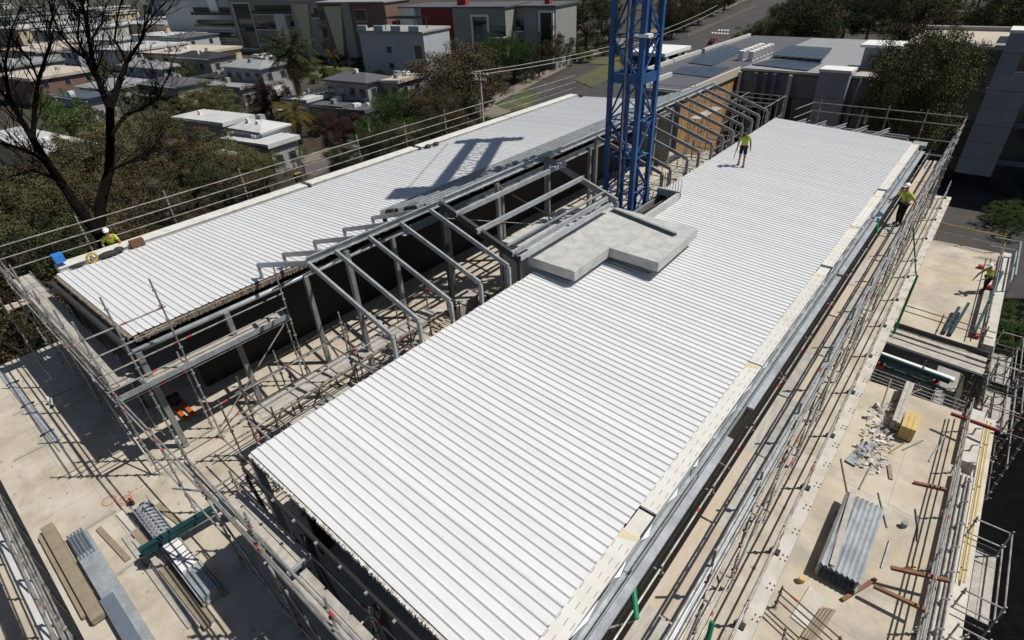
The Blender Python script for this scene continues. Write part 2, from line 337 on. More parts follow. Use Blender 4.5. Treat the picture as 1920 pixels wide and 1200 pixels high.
bar('brace', 'steel_dark', (-24.8,2.62,3.3), (-23.1,2.62,.2), .08, .08)
for i in range(9):
    x = -9.9+i*.78; MB().box(x, x+.05, 2.33, 2.39, zr(x)-.24, zr(x)-.20).build('bracket', 'galvanised', B)
# dark wall under the roof edge beside the walkway, and inside walls
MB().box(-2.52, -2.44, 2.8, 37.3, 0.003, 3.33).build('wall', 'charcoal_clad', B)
MB().box(-25.6, -25.3, 2.9, 37.5, 0, 3.5).build('wall', 'concrete_grey', B)
MB().box(-25.3, -17.3, 37.45, 37.6, 0, 3.4).build('wall', 'concrete_grey', B); MB().box(-10.2, -3.0, 37.45, 37.6, 0, 3.4).build('wall', 'concrete_grey', B)
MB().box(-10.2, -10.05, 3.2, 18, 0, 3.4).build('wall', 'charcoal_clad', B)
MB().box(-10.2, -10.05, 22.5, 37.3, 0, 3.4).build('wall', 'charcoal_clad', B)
MB().box(-19.85, -19.7, 4.6, 37.3, 0, 3.9).build('wall', 'charcoal_clad', B)  # dark wall put in to stand for the shaded floor under the left roof

# ---- low white parapet along the far edge of the left roof
for y0, y1 in ((2.95,13.75),(13.98,21.2),(21.45,29.6),(29.66,37.75)):
    MB().box(-25.95, -25.36, y0, y1, 3.35, 4.06).build('parapet', 'parapet_white', B)
    MB().box(-25.99, -25.32, y0+.02, y1-.02, 4.06, 4.085).build('parapet_cap', 'parapet_white', B)
for y in (13.86, 21.32): MB().box(-25.8, -25.4, y-.07, y+.07, 3.6, 4.0).build('parapet_post', 'rubber_black', B)

# ---- cream boards, slot rows, gutter along the walkway side
ys = [2.9, 6.38, 7.05, 12.98, 13.04, 19.2, 19.95, 23.86, 23.93, 27.95, 28.95, 33.2, 33.22, 37.2]
for i in range(0, len(ys), 2):
    y0, y1 = ys[i], ys[i+1]
    bd = MB().box(-3.0, -2.63, y0, y1, zr(-3)-.05, zr(-3)+.012).build('cream_board', 'cream_board', B)
    sl_ = MB()
    for xr in (-2.975, -2.82, -2.68):
        y = y0+.1
        while y < y1-.2:
            sl_.box(xr-.006, xr+.006, y, y+.16, zr(-3)+.010, zr(-3)+.014); y += .36
    o = sl_.build('slot_row', 'dark_slot', bd); o['kind'] = 'stuff'
    MB().poly([(-2.99,y1-.25,zr(-3)+.015),(-2.64,y1-.12,zr(-3)+.015),(-2.64,y1-.02,zr(-3)+.015),(-2.8,y1-.05,zr(-3)+.015),(-2.99,y1-.02,zr(-3)+.015)], [(0,1,2,3,4)]).build('glue_patch', 'glue_stain', bd)
for y0, y1 in ((6.38,7.05),(19.2,19.95),(27.95,28.95)):
    MB().box(-3.0, -2.66, y0+.01, y1-.02, zr(-3)-.13, zr(-3)-.07).build('cream_board', 'cream_board', B)
MB().box(-2.655, -2.632, 2.9, 37.2, 3.34, 3.63).build('gutter_backing', 'rubber_black', B)
for i in range(12):
    y0 = 2.9+i*2.87; dx = R(-.02,.02); dz = R(-.02,.01)
    gt = MB(); gt.box(-2.62+dx, -2.60+dx, y0, y0+2.86, 3.36+dz, 3.60+dz); gt.box(-2.60+dx, -2.44+dx, y0, y0+2.86, 3.36+dz, 3.375+dz); gt.box(-2.455+dx, -2.44+dx, y0, y0+2.86, 3.375+dz, 3.52+dz)
    gt.build('gutter', 'galvanised', B)
for i in range(4):
    y0 = 3.0+i*8.5
    MB().box(-2.42, -2.26, y0, y0+(8.3 if i else 7.2), 3.40, 3.46).build('fascia_beam', 'galv_bright', B)
for i in range(30):
    y = 4+i*1.1; b = MB(); x = -2.63
    b.poly([(x,y,3.615),(x+.03,y+R(.1,.3),3.63),(x+R(.05,.09),y+R(.3,.5),3.605),(x+.02,y+R(.6,.9),3.62)], [(0,1,2,3)]); b.build('foil_flap', 'galv_bright', B)
for y in (4.6, 9.4, 13.6, 18.4, 22.6): MB().tube((-2.32,y,3.38), (-2.2,y+1.1,2.2), .018, 6).build('tie_rod', 'scaffold_tube', B)

# ---- portal frames over the gap
def frame(y, left=True, right=True, w=.07, h=.155, m='frame_grey', base=True):
    f = MB(); t = .14
    main = None
    if right:
        main = MB().bar((-13.98,y,5.97), (-10.5,y,4.83), w, h).build('portal_frame', m, B)
        MB().bar((-10.5,y,4.80), (-10.5,y,4.02), w, t).build('post', m, main)
    if left:
        o = MB().bar((-14.02,y,5.97), (-17.5,y,4.85), w, h).build('rafter' if main else 'portal_frame', m, main or B)
        MB().bar((-17.5,y,4.86), (-17.5,y,4.25), w, .13).build('post', m, main or o)
FY = [7.0, 7.95, 9.2, 10.5, 11.85]
for y in FY: frame(y, m='galvanised')
frame(12.42, w=.14, h=.24, m='steel_dark'); frame(18.6, w=.12, h=.22)
BY = [22.5, 23.3, 25.05, 26.35, 27.9, 29.25, 30.6, 31.95, 33.4, 34.5, 35.9]
for y in BY: frame(y)
for y in (13.8, 15.2, 16.6, 20.0, 21.3): frame(y, right=False)
MB().cee((-14,7,6.06), (-14,12.3,6.06), .08, .2).build('ridge_beam', 'galvanised', B); MB().cee((-14,12.6,6.1), (-14,36,6.08), .09, .22).build('ridge_beam', 'galv_bright', B)
def purlin(x, y0, y1, h=.17, m='galv_bright'):
    z = 5.97-abs(x+14)*.324+.13+h/2-.1
    return MB().cee((x,y0,z), (x,y1,z), .075, h, flip=-1).build('purlin', m, B)
for x, y0, y1 in ((-13.2,12.3,18.9),(-12.15,12.2,18.7),(-10.72,12.3,18.2),(-10.42,12.35,17.9)): purlin(x, y0, y1)
MB().tube((-11.1,12.5,5.12), (-11.1,18.7,5.1), .05, 8).build('purlin_tube', 'frame_grey', B)
for x in (-14.35, -14.9, -15.5, -16.1, -16.7, -17.3): purlin(x, 12.2+R(-.5,.4), 36+R(-.6,.2), m='galvanised')
MB().tube((-13.9,15.4,5.7), (-10.6,15.4,4.9), .025, 6).build('bridging', 'steel_dark', B)
MB().bar((-14,12.6,5.4), (-11,18.4,3.6), .012, .012).build('cable', 'white_paint', B)
for y in (7.4, 8.6, 9.9, 11.2):
    MB().bar((-14,y-.3,5.75), (-17.2,y-.3,3.95), .05, .05).build('fly_brace', 'steel_dark', B)
for x, y in ((-14,8.3),(-14,12.4),(-14,15.4),(-14,18.6),(-14,22.5)):
    MB().bar((x,y,0), (x,y,5.85), .15, .15).build('column', 'frame_grey' if y != 12.4 else 'steel_dark', B)
# purlins laid across at the far end of the walkway-side roof
for i in range(5):
    x = -9.6+i*1.15; MB().cee((x,37.7,3.7), (x+.5,39.6,3.7), .07, .18).build('end_purlin', 'galv_bright', B)
MB().bar((-10.4,38.6,3.5), (-3.4,38.6,3.5), .1, .18).build('end_beam', 'frame_grey', B); MB().bar((-10.4,39.4,3.45), (-3.4,39.4,3.45), .08, .16).build('end_beam', 'galvanised', B)
for x in (-10.4, -7, -3.4): MB().bar((x,39.0,-.3), (x,39.0,3.4), .14, .14).build('column', 'frame_grey', B)
MB().box(-3.0, -2.35, 37.3, 38.1, 3.45, 3.62).build('end_flashing', 'roof_greymetal', B)
# stair core top in the gap and the L-shaped slab on the roof
MB().box(-13.75, -11.85, 15.2, 19.7, 0, 3.55).build('core_wall', 'concrete_light', B)
LS = MB().prism([(-10.72,13.12),(-8.78,13.12),(-8.78,15.25),(-6.9,15.2),(-6.98,18.4),(-10.72,18.55)], 4.25, 4.6).build('roof_slab', 'concrete_light', B)
LS['label'] = 'thick grey L-shaped concrete slab'
MB().bar((-10.66,13.2,4.605), (-10.66,18.5,4.605), .05, .02).build('mortar_strip', 'concrete_pale', LS)
for q in ((-10.3,13.5),(-9.2,13.5),(-7.4,15.6),(-7.4,18),(-10.3,18.1)): MB().box(q[0]-.1, q[0]+.1, q[1]-.1, q[1]+.1, 3.9, 4.25).build('pedestal', 'concrete_grey', LS)
# kerb and starter bars round the crane opening
MB().bar((-9.4,18.8,4.2), (-9.4,22,4.2), .14, .3).build('opening_kerb', 'concrete_light', B); MB().bar((-10.4,22,4.25), (-9.33,22,4.25), .14, .3).build('opening_kerb', 'concrete_light', B)
for i in range(9):
    MB().tube((-10.35+i*.125,22.0,4.3), (-10.35+i*.125+R(-.03,.03),22.0+R(-.03,.03),4.95+R(-.1,.2)), .012, 5).build('starter_bar', 'timber_rust', B)

# ================================================================== TOWER CRANE
C = thing('tower_crane', 'blue lattice tower crane mast rising through the roof opening', 'crane', (-11.25, 20.6, 0))
X0, X1, Y0, Y1 = -11.9, -10.62, 20.0, 21.28
CT = 17.4
for x, y in ((X0,Y0),(X1,Y0),(X1,Y1),(X0,Y1)):
    for z0, z1 in ((.0,3.2),(3.2,9.1),(9.1,13.6),(13.6,CT)):
        b = MB(); b.bar((x,y,z0), (x,y,z1-.02), .17, .17, up=(0,1,0)); b.build('mast_leg', 'crane_blue', C)
zs = [.2+i*1.475 for i in range(12)]
corners = [(X0,Y0),(X1,Y0),(X1,Y1),(X0,Y1)]
for k in range(4):
    a, b_ = corners[k], corners[(k+1)%4]
    for i in range(11):
        z0, z1 = zs[i], zs[i+1]
        p, q = (a, b_) if (i+k) % 2 else (b_, a)
        MB().tube((p[0],p[1],z0), (q[0],q[1],z1), .042, 6).build('diagonal_brace', 'crane_blue', C)
        MB().tube((a[0],a[1],z1), (b_[0],b_[1],z1), .035, 6).build('cross_brace', 'crane_blue', C)
        if i % 2 == 0: MB().tube(((a[0]+b_[0])/2,(a[1]+b_[1])/2,z1), (q[0],q[1],z1-.75), .025, 5).build('strut', 'crane_blue', C)
    for z in (3.2, 9.1, 13.6):
        MB().bar((a[0],a[1],z), (b_[0],b_[1],z), .12, .34).build('collar_beam', 'crane_blue', C)
# inside: ladder, guides, hoses, rest platforms
for x in (-11.35, -11.0): MB().tube((x,20.45,.2), (x,20.45,CT), .026, 6).build('ladder_rail', 'crane_blue', C)
for i in range(54): MB().tube((-11.35,20.45,.5+i*.31), (-11.0,20.45,.5+i*.31), .012, 5).build('ladder_rung', 'crane_blue', C)
for x, y in ((-11.6,20.95),(-10.95,21.0),(-11.45,20.3)): MB().bar((x,y,0), (x,y,CT), .09, .09, up=(0,1,0)).build('guide_post', 'crane_blue', C)
for i in range(8):
    z = 1.2+i*1.9; MB().tube((-11.6,20.95,z), (-10.95,21.0,z+.8), .025, 5).build('strut', 'crane_blue', C); MB().tube((-10.95,21.0,z+.8), (-11.45,20.3,z+1.5), .025, 5).build('strut', 'crane_blue', C)
for z in (6.2, 11.9): MB().box(-11.8, -11.2, 20.6, 21.2, z, z+.04).build('rest_platform', 'galvanised', C)
MB().path([(-11.25,19.95,.4),(-11.2,19.93,5),(-11.24,19.95,10),(-11.18,19.95,CT)], .035, 6).build('power_cable', 'plastic_grey', C)
MB().box(-10.75, -10.35, 19.85, 20.2, 10.55, 10.66).build('floodlight', 'white_paint', C)
MB().box(-12.3, -10.2, 19.6, 21.7, 0, .32).build('base_block', 'concrete_block', C)
# slewing deck and counter-jib above the picture: they throw the shadow on the left roof
jd = V((-.52, .855, 0)).normalized(); js = V((jd.y, -jd.x, 0)); jc = V((-10.5, 20.64, CT+.9))
MB().tube((-11.25,20.64,CT), (-11.25,20.64,CT+.6), 1.15, 20).build('slew_ring', 'crane_blue', C)
MB().bar(jc-jd*1.4-js*.3, jc+jd*1.4-js*.3, 2.2, .5).build('slew_deck', 'crane_blue', C)
MB().bar(jc+jd*1.0-js*1.7+V((0,0,.3)), jc+jd*2.6-js*1.7+V((0,0,.3)), 1.2, 1.2).build('operator_cab', 'crane_blue', C)
for s_ in (-.75, .75): MB().bar(jc+jd*1.2+js*s_, jc+jd*11.6+js*s_, .42, .5).build('counter_jib_beam', 'crane_blue', C)
for i in range(10):
    d0, d1 = 1.6+i*.95, 2.55+i*.95; sg = 1 if i % 2 else -1
    MB().tube(jc+jd*d0+js*.75*sg, jc+jd*d1-js*.75*sg, .05, 6).build('lacing', 'crane_blue', C); MB().tube(jc+jd*d0+js*.75, jc+jd*d0-js*.75, .05, 6).build('lacing', 'crane_blue', C)
MB().bar(jc+jd*11.0-js*1.5, jc+jd*11.0+js*1.9, .8, 1.1).build('counterweight', 'concrete_block', C)
for s_ in (-1.6, 1.6): MB().tube(jc+jd*1+js*s_+V((0,0,1)), jc+jd*11+js*s_+V((0,0,1)), .025, 5).build('walkway_rail', 'crane_blue', C)
# ================================================================== SCAFFOLDS
_cup = MB().tube((0,0,-.02), (0,0,.02), .052, 8).mesh('cup'); _cup.materials.append(MATS['scaffold_tube'])
def std(T, x, y, z0, z1, m='scaffold_tube', lean=0, r=.026):
    b = MB(); b.tube((x,y,z0), (x+lean,y,z1), r, 8); z = z0+.28
    while z < z1-.15: b.tube((x+lean*(z-z0)/(z1-z0),y,z-.02), (x+lean*(z-z0)/(z1-z0),y,z+.02), .056, 8); z += .5
    b.box(x-.07, x+.07, y-.07, y+.07, z0, z0+.012)
    return b.build('standard', m, T)
def rail(T, p, q, m='scaffold_tube', r=.025, name='ledger', red=.35):
    o = MB().tube(p, q, r, 8).build(name, m, T); p, q = V(p), V(q)
    if random.random() < red and (q-p).length > 1:
        d = (q-p).normalized(); e = R(.05,.3); MB().tube(p+d*e, p+d*(e+R(.1,.22)), r+.006, 8).build('paint_band', 'red_paint', o)
        if random.random() < .5: MB().tube(q-d*e, q-d*(e+.12), r+.006, 8).build('paint_band', 'red_paint', o)
    return o
def railrun(T, p, q, n, m='scaffold_tube', name='ledger', red=.3):
    p, q = V(p), V(q)
    for i in range(n): rail(T, p.lerp(q, i/n), p.lerp(q, (i+1)/n)+V((0,0,R(-.012,.012))), m, name=name, red=red)
def planks(T, x0, x1, y0, y1, z, axis='x', seg=2.4, nb=3, m='plank_timber'):
    L0, L1, W0, W1 = (x0, x1, y0, y1) if axis == 'x' else (y0, y1, x0, x1)
    a = L0
    while a < L1-.2:
        e = min(a+seg, L1)
        for k in range(nb):
            w = (W1-W0)/nb; c0 = W0+k*w+.008; c1 = W0+(k+1)*w-.008; dz = R(-.008,.008); j = R(-.05,.05)
            b = MB()
            (b.box(a+.01+j, e-.01+j, c0, c1, z-.04+dz, z+dz) if axis == 'x' else b.box(c0, c1, a+.01+j, e-.01+j, z-.04+dz, z+dz)); b.build('plank', random.choice(['plank_timber','plank_timber','plank_pale','plank_grey']) if m == 'mix' else m, T)
        a = e
def transom(T, p, q): return rail(T, p, q, name='transom', red=.15)

# -- front scaffold, one run before both roofs, with a return along the gap
S1 = thing('scaffold', 'long front scaffold with grey boards and red-banded tubes standing before both roof ends', 'scaffold', (-18, 2, 0), 'scaffolds round the unfinished building')
xs = [-28.6, -26.2, -23.8, -21.4, -19.0, -16.6]
for x in xs:
    std(S1, x, 1.62, 0, 5.8 if x > -17 else R(4.9,5.4)); std(S1, x, 2.42, 0, 6.15 if x > -17 else 3.2); transom(S1, (x,1.55,2.95), (x,2.48,2.95)); transom(S1, (x,1.6,.5), (x,2.5,.5))
for z in (2.95, 3.45, 3.5, 4.0, 4.05, 4.6): railrun(S1, (-29,1.62+R(-.06,.03),z), (-16.6,1.62+R(-.06,.03),z), 5, red=.2)
railrun(S1, (-29,2.42,2.95), (-16.6,2.42,2.95), 5); railrun(S1, (-29,1.62,.45), (-16.6,1.62,.45), 5)
planks(S1, -28.8, -17.4, 1.70, 2.38, 3.03, 'x', 2.4, 3, 'plank_grey')
# return along the gap
for y, zt in ((3.65,6.15),(7.1,5.0)): std(S1, -16.6, y, 0, zt)
for y in (3.65, 7.1): std(S1, -17.3 if y < 4 else -17.0, y, 0, 3.3); transom(S1, (-17.35,y,2.95), (-16.5,y,2.95))
for z, n in ((5.2,0),(4.6,0),(4.0,1),(3.45,1),(2.95,1),(.5,1)):
    rail(S1, (-16.6,1.5,z), (-16.6,2.45,z)); rail(S1, (-16.6,2.45,z), (-16.6,3.75,z), red=.5)
    if n: rail(S1, (-16.6,3.65,z), (-16.6,7.15,z))
for y0, y1 in ((2.45,3.65),(3.65,7.1)): planks(S1, -17.28, -16.66, y0, y1, 3.03, 'y', 3.5, 3, 'plank_grey')
MB().bar((-16.55,1.7,3.14), (-16.55,7.1,3.14), .03, .18).build('toe_board', 'galvanised', S1)
rail(S1, (-16.6,7.0,3.0), (-16.6,3.7,.4), name='brace'); rail(S1, (-19,1.58,2.8), (-16.7,1.58,.4), name='brace')
# rails bridging to the part before the walkway-side roof
for x, zt in ((-14.2,3.4),(-11.4,4.7),(-8.6,4.5),(-6.0,4.4),(-3.6,4.2)): std(S1, x, 1.68, 0, zt)
for x in (-11.4, -8.6, -6.0, -3.6): std(S1, x, 2.33, 0, 3.15); transom(S1, (x,1.6,2.93), (x,2.38,2.93))
for z in (2.95, 3.3, 3.5, 3.9, 4.05): railrun(S1, (-11.6,1.68+R(-.07,.03),z), (-3.4,1.68+R(-.07,.03),z), 3, red=.35)
for z in (1.2, 2.9, 3.4): railrun(S1, (-16.6,1.62,z), (-11.4,1.68,z-.1), 2, red=.5)
railrun(S1, (-11.4,2.33,2.93), (-3.4,2.33,2.93), 3); railrun(S1, (-11.4,1.68,.5), (-3.4,1.68,.5), 3)
planks(S1, -10.7, -7.95, 1.80, 2.29, 3.01, 'x', 2.8, 2, 'plank_grey'); planks(S1, -7.75, -3.4, 1.74, 2.10, 2.98, 'x', 2.2, 2, 'plank_grey')
MB().bar((-7.9,1.76,3.04), (-7.9,2.3,3.04), .07, .1).build('plank_end', 'galvanised', S1)
for x0 in (-11.4, -8.6, -6.0): rail(S1, (x0,1.66,2.8), (x0+2.4,1.66,.3), name='brace')
rail(S1, (-12.6,1.3,2.6), (-11.4,1.7,3.0), 'galvanised')

# -- low scaffold in the gap
S2 = thing('scaffold', 'low tangled scaffold standing in the open gap between the roofs', 'scaffold', (-13, 7, 0), 'scaffolds round the unfinished building')
for x, y, zt in ((-13,3.6,3.2),(-13,7.0,4.65),(-13,9.4,3.6),(-11.6,3.6,2.6),(-11.6,7.0,3.2),(-11.6,9.6,3.4),(-15,5.6,3.2),(-15,8.2,2.8),(-15,3.6,2.6)): std(S2, x, y, 0, zt, 'scaffold_old' if R(0,1) < .5 else 'scaffold_tube')
for x in (-13, -11.6):
    for z in (3.05, 2.55, 2.1, .6): rail(S2, (x,3.4,z), (x,7.0,z)); rail(S2, (x,7.0,z), (x,9.6,z))
for x in (-15.0,):
    for z in (2.4, 1.4): rail(S2, (x,3.4,z), (x,8.3,z))
for y in (3.6, 7.0, 9.4):
    for z in (2.05, 2.9): rail(S2, (-13.1,y,z), (-11.5,y,z)); 
    rail(S2, (-15.1,y*.9,1.4), (-12.9,y*.9,1.4))
for a, b_ in (((-13,3.6,.3),(-13,7,2)),((-11.6,7,.3),(-11.6,9.6,2)),((-15,5.6,.2),(-13,5.6,2.0)),((-12.9,7,2.9),(-11.6,9.4,.5)),((-15,8.2,.3),(-13,8.6,2.3))): rail(S2, a, b_, name='brace')
planks(S2, -12.95, -11.65, 4.6, 6.9, 2.1, 'y', 2.4, 5, 'plank_grey')
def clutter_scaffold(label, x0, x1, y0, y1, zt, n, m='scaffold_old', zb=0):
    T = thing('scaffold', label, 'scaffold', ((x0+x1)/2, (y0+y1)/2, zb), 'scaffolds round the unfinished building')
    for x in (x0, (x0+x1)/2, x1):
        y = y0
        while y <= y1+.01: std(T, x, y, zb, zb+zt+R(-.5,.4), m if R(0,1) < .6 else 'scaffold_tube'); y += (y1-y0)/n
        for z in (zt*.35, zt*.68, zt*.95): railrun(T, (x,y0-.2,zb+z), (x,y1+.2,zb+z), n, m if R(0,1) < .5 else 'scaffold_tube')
    for i in range(n+1):
        y = y0+(y1-y0)*i/n
        for z in (zt*.35, zt*.95): rail(T, (x0-.15,y,zb+z), (x1+.15,y,zb+z), m)
        if i < n: rail(T, (x0,y,zb+.2), (x0,y+(y1-y0)/n,zb+zt*.7), m, name='brace')
    planks(T, x0+.1, x0+.8, y0, y1, zb+zt*.68+.05, 'y', 2.4, 3, 'plank_grey'); return T
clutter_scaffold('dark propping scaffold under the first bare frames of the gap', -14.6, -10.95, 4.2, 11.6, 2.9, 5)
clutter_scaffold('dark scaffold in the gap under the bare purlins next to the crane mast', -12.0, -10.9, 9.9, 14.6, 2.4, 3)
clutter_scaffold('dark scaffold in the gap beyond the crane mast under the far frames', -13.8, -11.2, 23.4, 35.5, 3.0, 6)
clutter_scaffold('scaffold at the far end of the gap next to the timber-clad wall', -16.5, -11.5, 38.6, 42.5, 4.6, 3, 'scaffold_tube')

# -- edge scaffold along the front of the deck
S3 = thing('scaffold', 'pale edge scaffold along the deck front beside the stacked timber beams', 'scaffold', (-17, -1.9, -3), 'scaffolds round the unfinished building')
for i in range(9):
    x = -25+i*1.9; std(S3, x, -1.95, -3, 1.15); rail(S3, (x,-1.95,.9), (x+.5,-2.5,-1.2), name='brace')
for z in (-.4, .08, .5, .85, 1.05): railrun(S3, (-25.5,-1.95+R(-.06,.06),z), (-9,-1.95+R(-.06,.06),z), 6, red=.1)
for x0 in (-25, -19, -13.2): MB().bar((x0,-2.25,-.15), (x0+5.6,-2.25,-.15), .3, .1).build('edge_board', 'offwhite', S3)

# -- guard scaffold behind the white parapet, with far return
S4 = thing('scaffold', 'tall guard scaffold with three pale rails behind the white parapet', 'scaffold', (-26.6, 18, ZG), 'scaffolds round the unfinished building')
for y in (1.0, 4.43, 7.8, 11.24, 14.58, 18.06, 21.5, 24.8, 28.1, 31.5, 35.2, 39.2): std(S4, -26.65, y, ZG, 5.4); transom(S4, (-26.7,y,2.9), (-25.95,y,2.9))
for z in (5.1, 4.65, 4.2, 2.9): railrun(S4, (-26.6,-3,z), (-26.6,39.3,z), 12, red=.15)
planks(S4, -26.55, -26.02, 1, 39, 2.98, 'y', 3.4, 2, 'plank_timber')
for x in (-23.4, -20, -16.6): std(S4, x, 39.25, ZG, 5.3)
for z in (5.05, 4.6, 4.15): railrun(S4, (-26.6,39.2,z), (-16.4,39.2,z), 4)

# -- walkway scaffold along the gutter
S5 = thing('scaffold', 'narrow timber walkway scaffold with bundled tubes beside the gutter', 'scaffold', (-1.8, 20, 0), 'scaffolds round the unfinished building')
Y = [4.0+2.45*i for i in range(15)]
for y in Y:
    std(S5, -1.28, y, .005, R(4.15,4.5)); std(S5, -2.14, y, .005, 3.15); transom(S5, (-2.3,y,2.92), (-1.15,y,2.92)); transom(S5, (-2.2,y,.45), (-1.2,y,.45))
for z, x in ((2.92,-1.28),(2.98,-1.40),(2.97,-1.34),(3.45,-1.32),(3.46,-1.26),(3.95,-1.28),(3.955,-1.335)): railrun(S5, (x,3,z), (x,38.6,z), 14, 'galvanised' if z in (3.45,3.95,2.98) else 'scaffold_tube', red=.12)
railrun(S5, (-2.16,3,3.06), (-2.16,38,3.06), 14); railrun(S5, (-1.28,3,.45), (-1.28,38.5,.45), 14); railrun(S5, (-2.14,3,.45), (-2.14,38.5,.45), 14); railrun(S5, (-1.28,3,1.7), (-1.28,38.5,1.7), 14)
planks(S5, -2.06, -1.47, 3.2, 37.0, 3.0, 'y', 2.45, 2, 'mix')
for y in Y[::2]: rail(S5, (-1.25,y,.3), (-1.25,y+2.45,2.8), name='brace')
# far return of that walkway
for x in (-1.2, -3.0, -4.9, -8.6): std(S5, x, 40.0, .005, 4.9)
for z in (4.7, 4.2, 3.3, 2.5): railrun(S5, (-9.0,40.0,z), (-1.1,40.0,z), 3)
for z in (4.65, 4.3, 3.9, 3.5): rail(S5, (-1.15,36,z), (-1.15,40.1,z))
for z in (4.7, 4.2, 3.6): rail(S5, (-9.0,40.0,z), (-9.4,37.7,z))
for y in (36.5, 38.3): std(S5, -1.15, y, .005, 4.9)

# -- guard rail on the slab edge
S6 = thing('guard_rail', 'thin tube guard rail on the pale slab edge below the walkway', 'guard rail', (-.72, 25, 0))
for y in (8.2, 10.6, 13.2, 15.8, 18.4, 21.0, 23.5, 26, 28.5, 30.5, 33.5, 36.45, 38.4, 40.3):
    std(S6, -.72, y, .024, 1.12); MB().box(-.83, -.61, y-.09, y+.09, .022, .07).build('foot', 'rubber_black', S6)
for z in (.55, 1.05): railrun(S6, (-.72,7,z), (-.72,40.5,z), 12, red=.12)
for i in range(34):
    y = 7.5+i*.98; o = MB()
    for dx, dy in ((0,0),(.11,.02),(.02,.16),(.12,.17)): o.box(-.56+dx, -.53+dx, y+dy, y+dy+.05, .022, .034)
    o.build('bolt_group', 'steel_dark', B)['kind'] = 'stuff'
# rails and a window opening at the near corner of the terrace
nr = thing('guard_rail', 'dark stair guard rail at the terrace corner by the leaning planks', 'guard rail', (.4, 10.6, -3))
for x in (-.3, 1.3): std(nr, x, 11.2-(x+.3)*.3, -3, -1.9, 'scaffold_old')
for z in (-2.0, -2.3, -2.6): rail(nr, (-.3,11.2,z), (1.4,10.7,z), 'scaffold_old')
# green props
for k, (a, b_, lab) in enumerate((((-2.05,5.3,3.0),(-2.45,5.8,3.35),'short green prop leaning between gutter and walkway planks'), ((-.95,6.3,.1),(-1.1,7.0,1.5),'green prop leaning beside the walkway tubes'), ((-.42,28.9,.03),(-1.15,27.9,2.6),'thin green tube leaning across the walkway tubes'), ((-.36,28.4,-2.99),(-.36,28.95,.02),'green strap board hanging down the edge of the pale slab'), ((-2.15,25.2,3.0),(-2.3,25.5,3.6),'green tube beside the worker on the walkway'))):
    t = tag(MB().tube(a, b_, (.055,.055,.03,.055,.05)[k], 8).build('prop', 'green_paint'), lab, 'prop')

# ================================================================== LOWER TERRACE BESIDE THE WALKWAY
def simple(name, label, cat, mb, m, group=None): return tag(mb.build(name, m), label, cat, group)
pw = thing('parapet_wall', 'pale concrete edge beam with tube hooks along the lower terrace', 'parapet', (3.3, 16, -3))
for y0, y1 in ((6,12.9),(13,19.9),(20.6,24.0)): MB().box(3.0, 3.52, y0, y1, -3.3, -2.72).build('wall_block', 'concrete_pale', pw)
MB().box(3.0, 3.4, 29.4, 40.9, -3.3, -2.72).build('wall_block', 'concrete_pale', pw)
for i in range(16):
    y = 6.6+i*1.05
    MB().tube((3.26,y,-2.7), (3.26,y,-2.45), .03, 6).build('hook', 'scaffold_tube', pw); MB().tube((3.26,y,-2.45), (3.42,y+.08,-2.42), .03, 6).build('hook', 'scaffold_tube', pw)
for x in (3.1, 3.2, 3.33, 3.43): railrun(pw, (x,7,-2.66), (x,19.8,-2.66), 3, name='loose_tube', red=.05)
gr = thing('guard_rail', 'terrace guard rail of thin dark tubes next to the corrugated sheets', 'guard rail', (2.9, 16, -3))
for y in (8, 10.4, 12.8, 15.2, 17.6, 20.0, 22.6): std(gr, 2.92, y, -3, -1.85)
for z in (-2.5, -2.15, -1.9): railrun(gr, (2.92,7,z), (2.92,23.5,z), 7, red=.1)
yl = thing('ladder_rail', 'yellow edge rail fixed outside the pale edge beam', 'rail', (3.75, 18, -3.3))
for x in (3.7, 3.82): MB().bar((x,15.5,-3.1), (x,24,-3.1), .04, .05).build('rail', 'yellow_paint', yl)
for y in (16, 18, 20, 22.5): MB().bar((3.68,y,-3.1), (3.84,y,-3.1), .05, .05).build('rung', 'yellow_paint', yl)
MB().box(3.55, 4.0, 8, 24.5, -3.5, -3.25).build('ledge', 'concrete_pale', yl)
def bay(label, x0, x1, y0, y1, z0, z1):
    T = thing('scaffold_bay', label, 'scaffold', ((x0+x1)/2, (y0+y1)/2, z0), 'hanging scaffold bays outside the terrace')
    for x in (x0, x1):
        for y in (y0, y1): std(T, x, y, z0-1.2, z1, 'scaffold_tube')
    for z in (z0, z0+.5, z1-.12):
        rail(T, (x0,y0,z), (x1,y0,z)); rail(T, (x0,y1,z), (x1,y1,z)); rail(T, (x1,y0,z), (x1,y1,z)); 
    planks(T, x0, x1, y0, y1, z0+.05, 'y', 2.4, 3, 'plank_grey'); MB().bar((x0,y0,z0+.18), (x1,y0,z0+.18), .03, .22).build('toe_board', 'steel_dark', T); MB().bar((x0,y1,z0+.18), (x1,y1,z0+.18), .03, .22).build('toe_board', 'steel_dark', T); return T
bay('hanging scaffold bay with dark toe boards outside the edge beam beside the rusty walers', 3.7, 4.6, 14.6, 17.6, -3.6, -2.3)
bay('hanging scaffold bay outside the terrace below the rusty walers', 3.7, 4.4, 10.6, 13.4, -3.6, -2.4)
bay('scaffold bay outside the stepped end of the terrace void', 3.6, 4.5, 24.2, 27.4, -3.8, -2.3)
bay('scaffold bay beside the terrace where the crouching worker stands', 3.6, 4.4, 28.0, 31.0, -3.9, -2.6)
clutter_scaffold('tangled scaffold hanging outside the terrace void', 3.5, 4.9, 23.8, 30.6, 5.6, 5, 'scaffold_old', ZG)
clutter_scaffold('tall scaffold climbing outside the edge beam towards the rusty walers', 4.1, 5.0, 6.5, 13.8, 5.2, 4, 'scaffold_tube', ZG)
